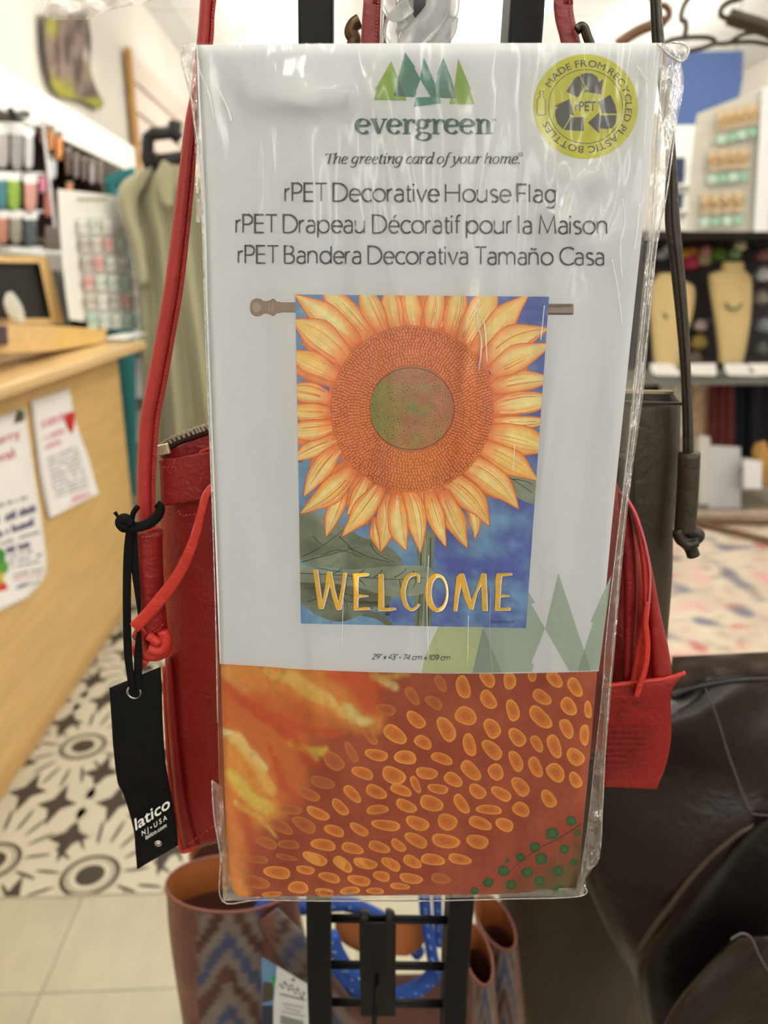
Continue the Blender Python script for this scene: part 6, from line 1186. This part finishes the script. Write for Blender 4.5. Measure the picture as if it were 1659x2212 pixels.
def tote(label, rows, y, rim, seed, name='woven_tote', cat='tote bag', group=None, bulge=.03):
    t = thing(name, at_y(rows[-1][0]*.5+rows[-1][2]*.5, rows[-1][1], y), label, cat, group)
    cx0, cy0, rx, ry, tilt = rim; dp = .036
    # open tube: rim ellipse swept down along the rows
    R = cm(rows, 16); g = MB(); n = 80; V0 = len(g.v); dyw = dp
    for i, r in enumerate(R):
        xc_, yc_, hw = (r[0]+r[2])/2, (r[1]+r[3])/2, (r[2]-r[0])/2
        for k_ in range(n):
            a = 2*math.pi*k_/n; px = xc_+hw*math.cos(a); py = yc_+(r[3]-r[1])/2*math.cos(a); g.v.append(at_y(px, py, y)+Vector((0, -dyw*math.sin(a), 0))); g.c.append(ikat(rows[0][0], rows[-1][2], seed)(0, 0, xc_+hw*math.cos(a), yc_) if math.sin(a) > -.2 else lin((110, 70, 58)))
    for i in range(len(R)-1):
        for k_ in range(n): g.f.append((i*n+k_, i*n+(k_+1) % n, (i+1)*n+(k_+1) % n, (i+1)*n+k_))
    g.f.append(tuple((len(R)-1)*n+k_ for k_ in range(n))); ob = g.build('body', m_tote, t)
    g2 = MB(); 
    for i, r in enumerate(R[:17]):
        xc_, yc_, hw = (r[0]+r[2])/2, (r[1]+r[3])/2, (r[2]-r[0])/2*.965
        for k_ in range(n): a = 2*math.pi*k_/n; g2.v.append(at_y(xc_+hw*math.cos(a), yc_+(r[3]-r[1])/2*math.cos(a), y)+Vector((0, -dyw*.96*math.sin(a), 0))); g2.c.append((1, 1, 1))
    for i in range(16):
        for k_ in range(n): g2.f.append((i*n+k_, (i+1)*n+k_, (i+1)*n+(k_+1) % n, i*n+(k_+1) % n))
    g2.build('lining', m_tan, t)
    r = R[0]; xc_, yc_, hw = (r[0]+r[2])/2, (r[1]+r[3])/2, (r[2]-r[0])/2; mb = MB(); mb.tube([at_y(xc_+hw*math.cos(a), yc_+(r[3]-r[1])/2*math.cos(a), y)+Vector((0, -dyw*math.sin(a), 0)) for a in [2*math.pi*k_/n for k_ in range(n+1)]], .0016, 6, cap=False); mb.build('rim', m_rim, t)
    return t
G_ = 'patterned leather totes low on the rack'
tote('woven leather tote with blue chevrons, its open rim nearest the flower mat', [(360, 1906, 640, 1906), (364, 1980, 650, 1980), (372, 2050, 665, 2050), (384, 2130, 680, 2130), (400, 2230, 690, 2230), (415, 2330, 690, 2330)], .60, (432, 1915, 72, 34, 0), 1940, group=G_)
tote('tan-lined tote rim showing just above the chevron tote', [(412, 1838, 560, 1838), (412, 1860, 560, 1860), (414, 1920, 560, 1920), (420, 1990, 560, 1990)], .69, (470, 1845, 60, 28, 0), 1900, group=G_)
tote('rolled tan-lined leather bag mouth, upper of the two beside the rack post', [(1026, 1970, 1112, 2010), (1032, 2050, 1120, 2056), (1050, 2160, 1130, 2160), (1066, 2300, 1140, 2300)], .66, (1070, 1990, 42, 40, 0), 1990, group=G_)
tote('narrow rolled leather bag mouth, lower of the two beside the rack post', [(1000, 2052, 1062, 2068), (1004, 2110, 1068, 2110), (1012, 2200, 1076, 2200), (1020, 2300, 1080, 2300)], .60, (1030, 2060, 30, 28, 0), 2050, group=G_)
t = thing('leather_tote_flap', at_y(830, 2330, .74), 'wide brown leather tote with a folded tan flap seen between the rack posts', 'tote bag', G_)
sheet([(600, 2110, 1060, 2100), (600, 2200, 1070, 2200), (600, 2300, 1080, 2300)], PY(.74), .02, .01, nc=20, sm=5, pw=4, col=ikat(560, 900, 2000)).build('body', m_tote, t)
sheet([(724, 1992, 912, 1990), (726, 2012, 918, 2010), (745, 2040, 912, 2044), (790, 2062, 880, 2066)], PY(.60), .008, .003, nc=16, sm=6).build('tan_flap', m_tan, t)
sheet([(556, 1990, 600, 1960), (580, 2040, 650, 2010), (620, 2100, 700, 2080), (650, 2170, 760, 2160), (690, 2260, 800, 2260)], PY(.57), .005, .004, nc=12, sm=5, col=ikat(500, 900, 1980)).build('side_panel', m_tote, t)
m_rope = M('blue_rope', (34, 72, 150), rough=.8, bump=.6, bs=600, var=.25, vs=260); m_fleck = M('rope_fleck', (200, 208, 220), rough=.8)
for pts, y, r, lab in [([(560, 1952, 0), (600, 1990, 0), (640, 2034, 0), (700, 2090, 0), (780, 2140, 0), (850, 2150, 0), (910, 2130, 0), (950, 2090, 0)], .59, .0080, 'thick blue rope handle sweeping low behind the rungs'),
                       ([(600, 1945, 0), (660, 1960, 0), (740, 1952, 0), (800, 1972, 0), (860, 2010, 0), (905, 2060, 0)], .64, .0075, 'blue rope handle curving up under the package edge'),
                       ([(716, 2020, 0), (730, 2060, 0), (760, 2098, 0), (830, 2124, 0)], .56, .0068, 'short blue rope bend behind the peg hook'),
                       ([(916, 1925, 0), (920, 1980, 0), (928, 2030, 0), (938, 2080, 0), (960, 2110, 0)], .58, .0058, 'blue rope strand hanging upright beside the rack post'), ([(944, 1930, 0), (946, 1990, 0), (950, 2040, 0)], .60, .0045, 'thin blue rope strand close to the rack post')]:
    t = thing('rope_handle', at_y(pts[-1][0], pts[-1][1], y), lab, 'rope', 'blue rope handles'); P = [PY(y)(p[0], p[1]) for p in cm(pts, 8)]; mb = MB(); mb.tube(P, r, 12); mb.build('rope', m_rope, t)
    mb = MB(); 
    for i in range(len(P)-1):
        if i % 2 == 0:
            c = P[i]+Vector((0, -r*.95, (i % 4-1)*.4*r)); mb.box(c, (.0016, .0012, .0006), rotm('Y', 40))
    mb.build('fleck', m_fleck, t, smooth=False)['kind'] = 'stuff'
# swing ticket
tk = thing('swing_ticket', at_y(615, 2300, .545), 'white card swing ticket with a small landscape photo, hanging from the chevron tote', 'tag')
sheet([(565, 2066, 668, 2128), (567, 2150, 668, 2190), (570, 2300, 668, 2300)], PY(.52), 0, .0008, nc=4, sm=3).build('card', M('ticket_white', (206, 208, 208), rough=.5), tk, smooth=False)
mb = MB(); PTk = PY(.5192)
mb.add([PTk(*p) for p in ((565, 2066), (598, 2086), (594, 2130), (590, 2180), (590, 2240), (566, 2240))], [(0, 1, 2, 3, 4, 5)], lin((96, 132, 170))); mb.add([PTk(*p, .0002) for p in ((568, 2120), (592, 2124), (590, 2160), (566, 2168))], [(0, 1, 2, 3)], lin((74, 66, 58))); mb.add([PTk(*p, .0003) for p in ((584, 2108), (597, 2110), (592, 2140))], [(0, 1, 2)], lin((60, 150, 80)))
mb.add([PTk(*p, .0002) for p in ((566, 2172), (590, 2172), (590, 2240), (566, 2240))], [(0, 1, 2, 3)], lin((40, 48, 66))); mb.build('ticket_photo', M('vc_print'), tk, smooth=False)
mb = MB(); bkc = lin((40, 44, 42))
for k_ in range(12): x = 606+k_*4.6; y = 2128+abs(k_-3)*1.2+k_*1.6; mb.poly([PTk(x+1.9*math.cos(a)*(1+.3*(k_ % 3)), y-4+6*math.sin(k_*2.1)+2.6*math.sin(a)*(1+.3*((k_+1) % 2)), .0003) for a in [i*math.pi/4 for i in range(8)]], bkc)
mb.poly([PTk(*p, .0003) for p in ((633, 2112), (638, 2116), (634, 2121), (629, 2117))], lin((60, 130, 70)))
rib2 = lambda x0, y0, x1, y1, h, c: mb.poly([PTk(*p, .0003) for p in ((x0, y0), (x1, y1), (x1, y1+h), (x0, y0+h))], c)
rib2(604, 2146, 660, 2160, 2, bkc)
for k_, (x0, x1) in enumerate([(610, 655), (614, 650), (608, 658), (606, 640)]): rib2(x0, 2166+k_*9, x1, 2176+k_*9, 2.5, lin((150, 152, 150)))
for k_ in range(12): rib2(606+k_*4.2, 2196+k_*.8, 608+k_*4.2, 2196+k_*.8, 16, bkc)
mb.build('ticket_print', M('vc_print'), tk, smooth=False)
# lettering on the larger notice
mb = MB(); NT = PX(XC+.0070); cr = lin((206, 66, 84))
put_text(mb, 'berry', -20, 966, 46, 944, 20, NT, off=.006, col=cr); put_text(mb, 'ival', -8, 1000, 34, 986, 20, NT, off=.006, col=cr)
mb.build('lettering', M('vc_print'), n1, smooth=False)
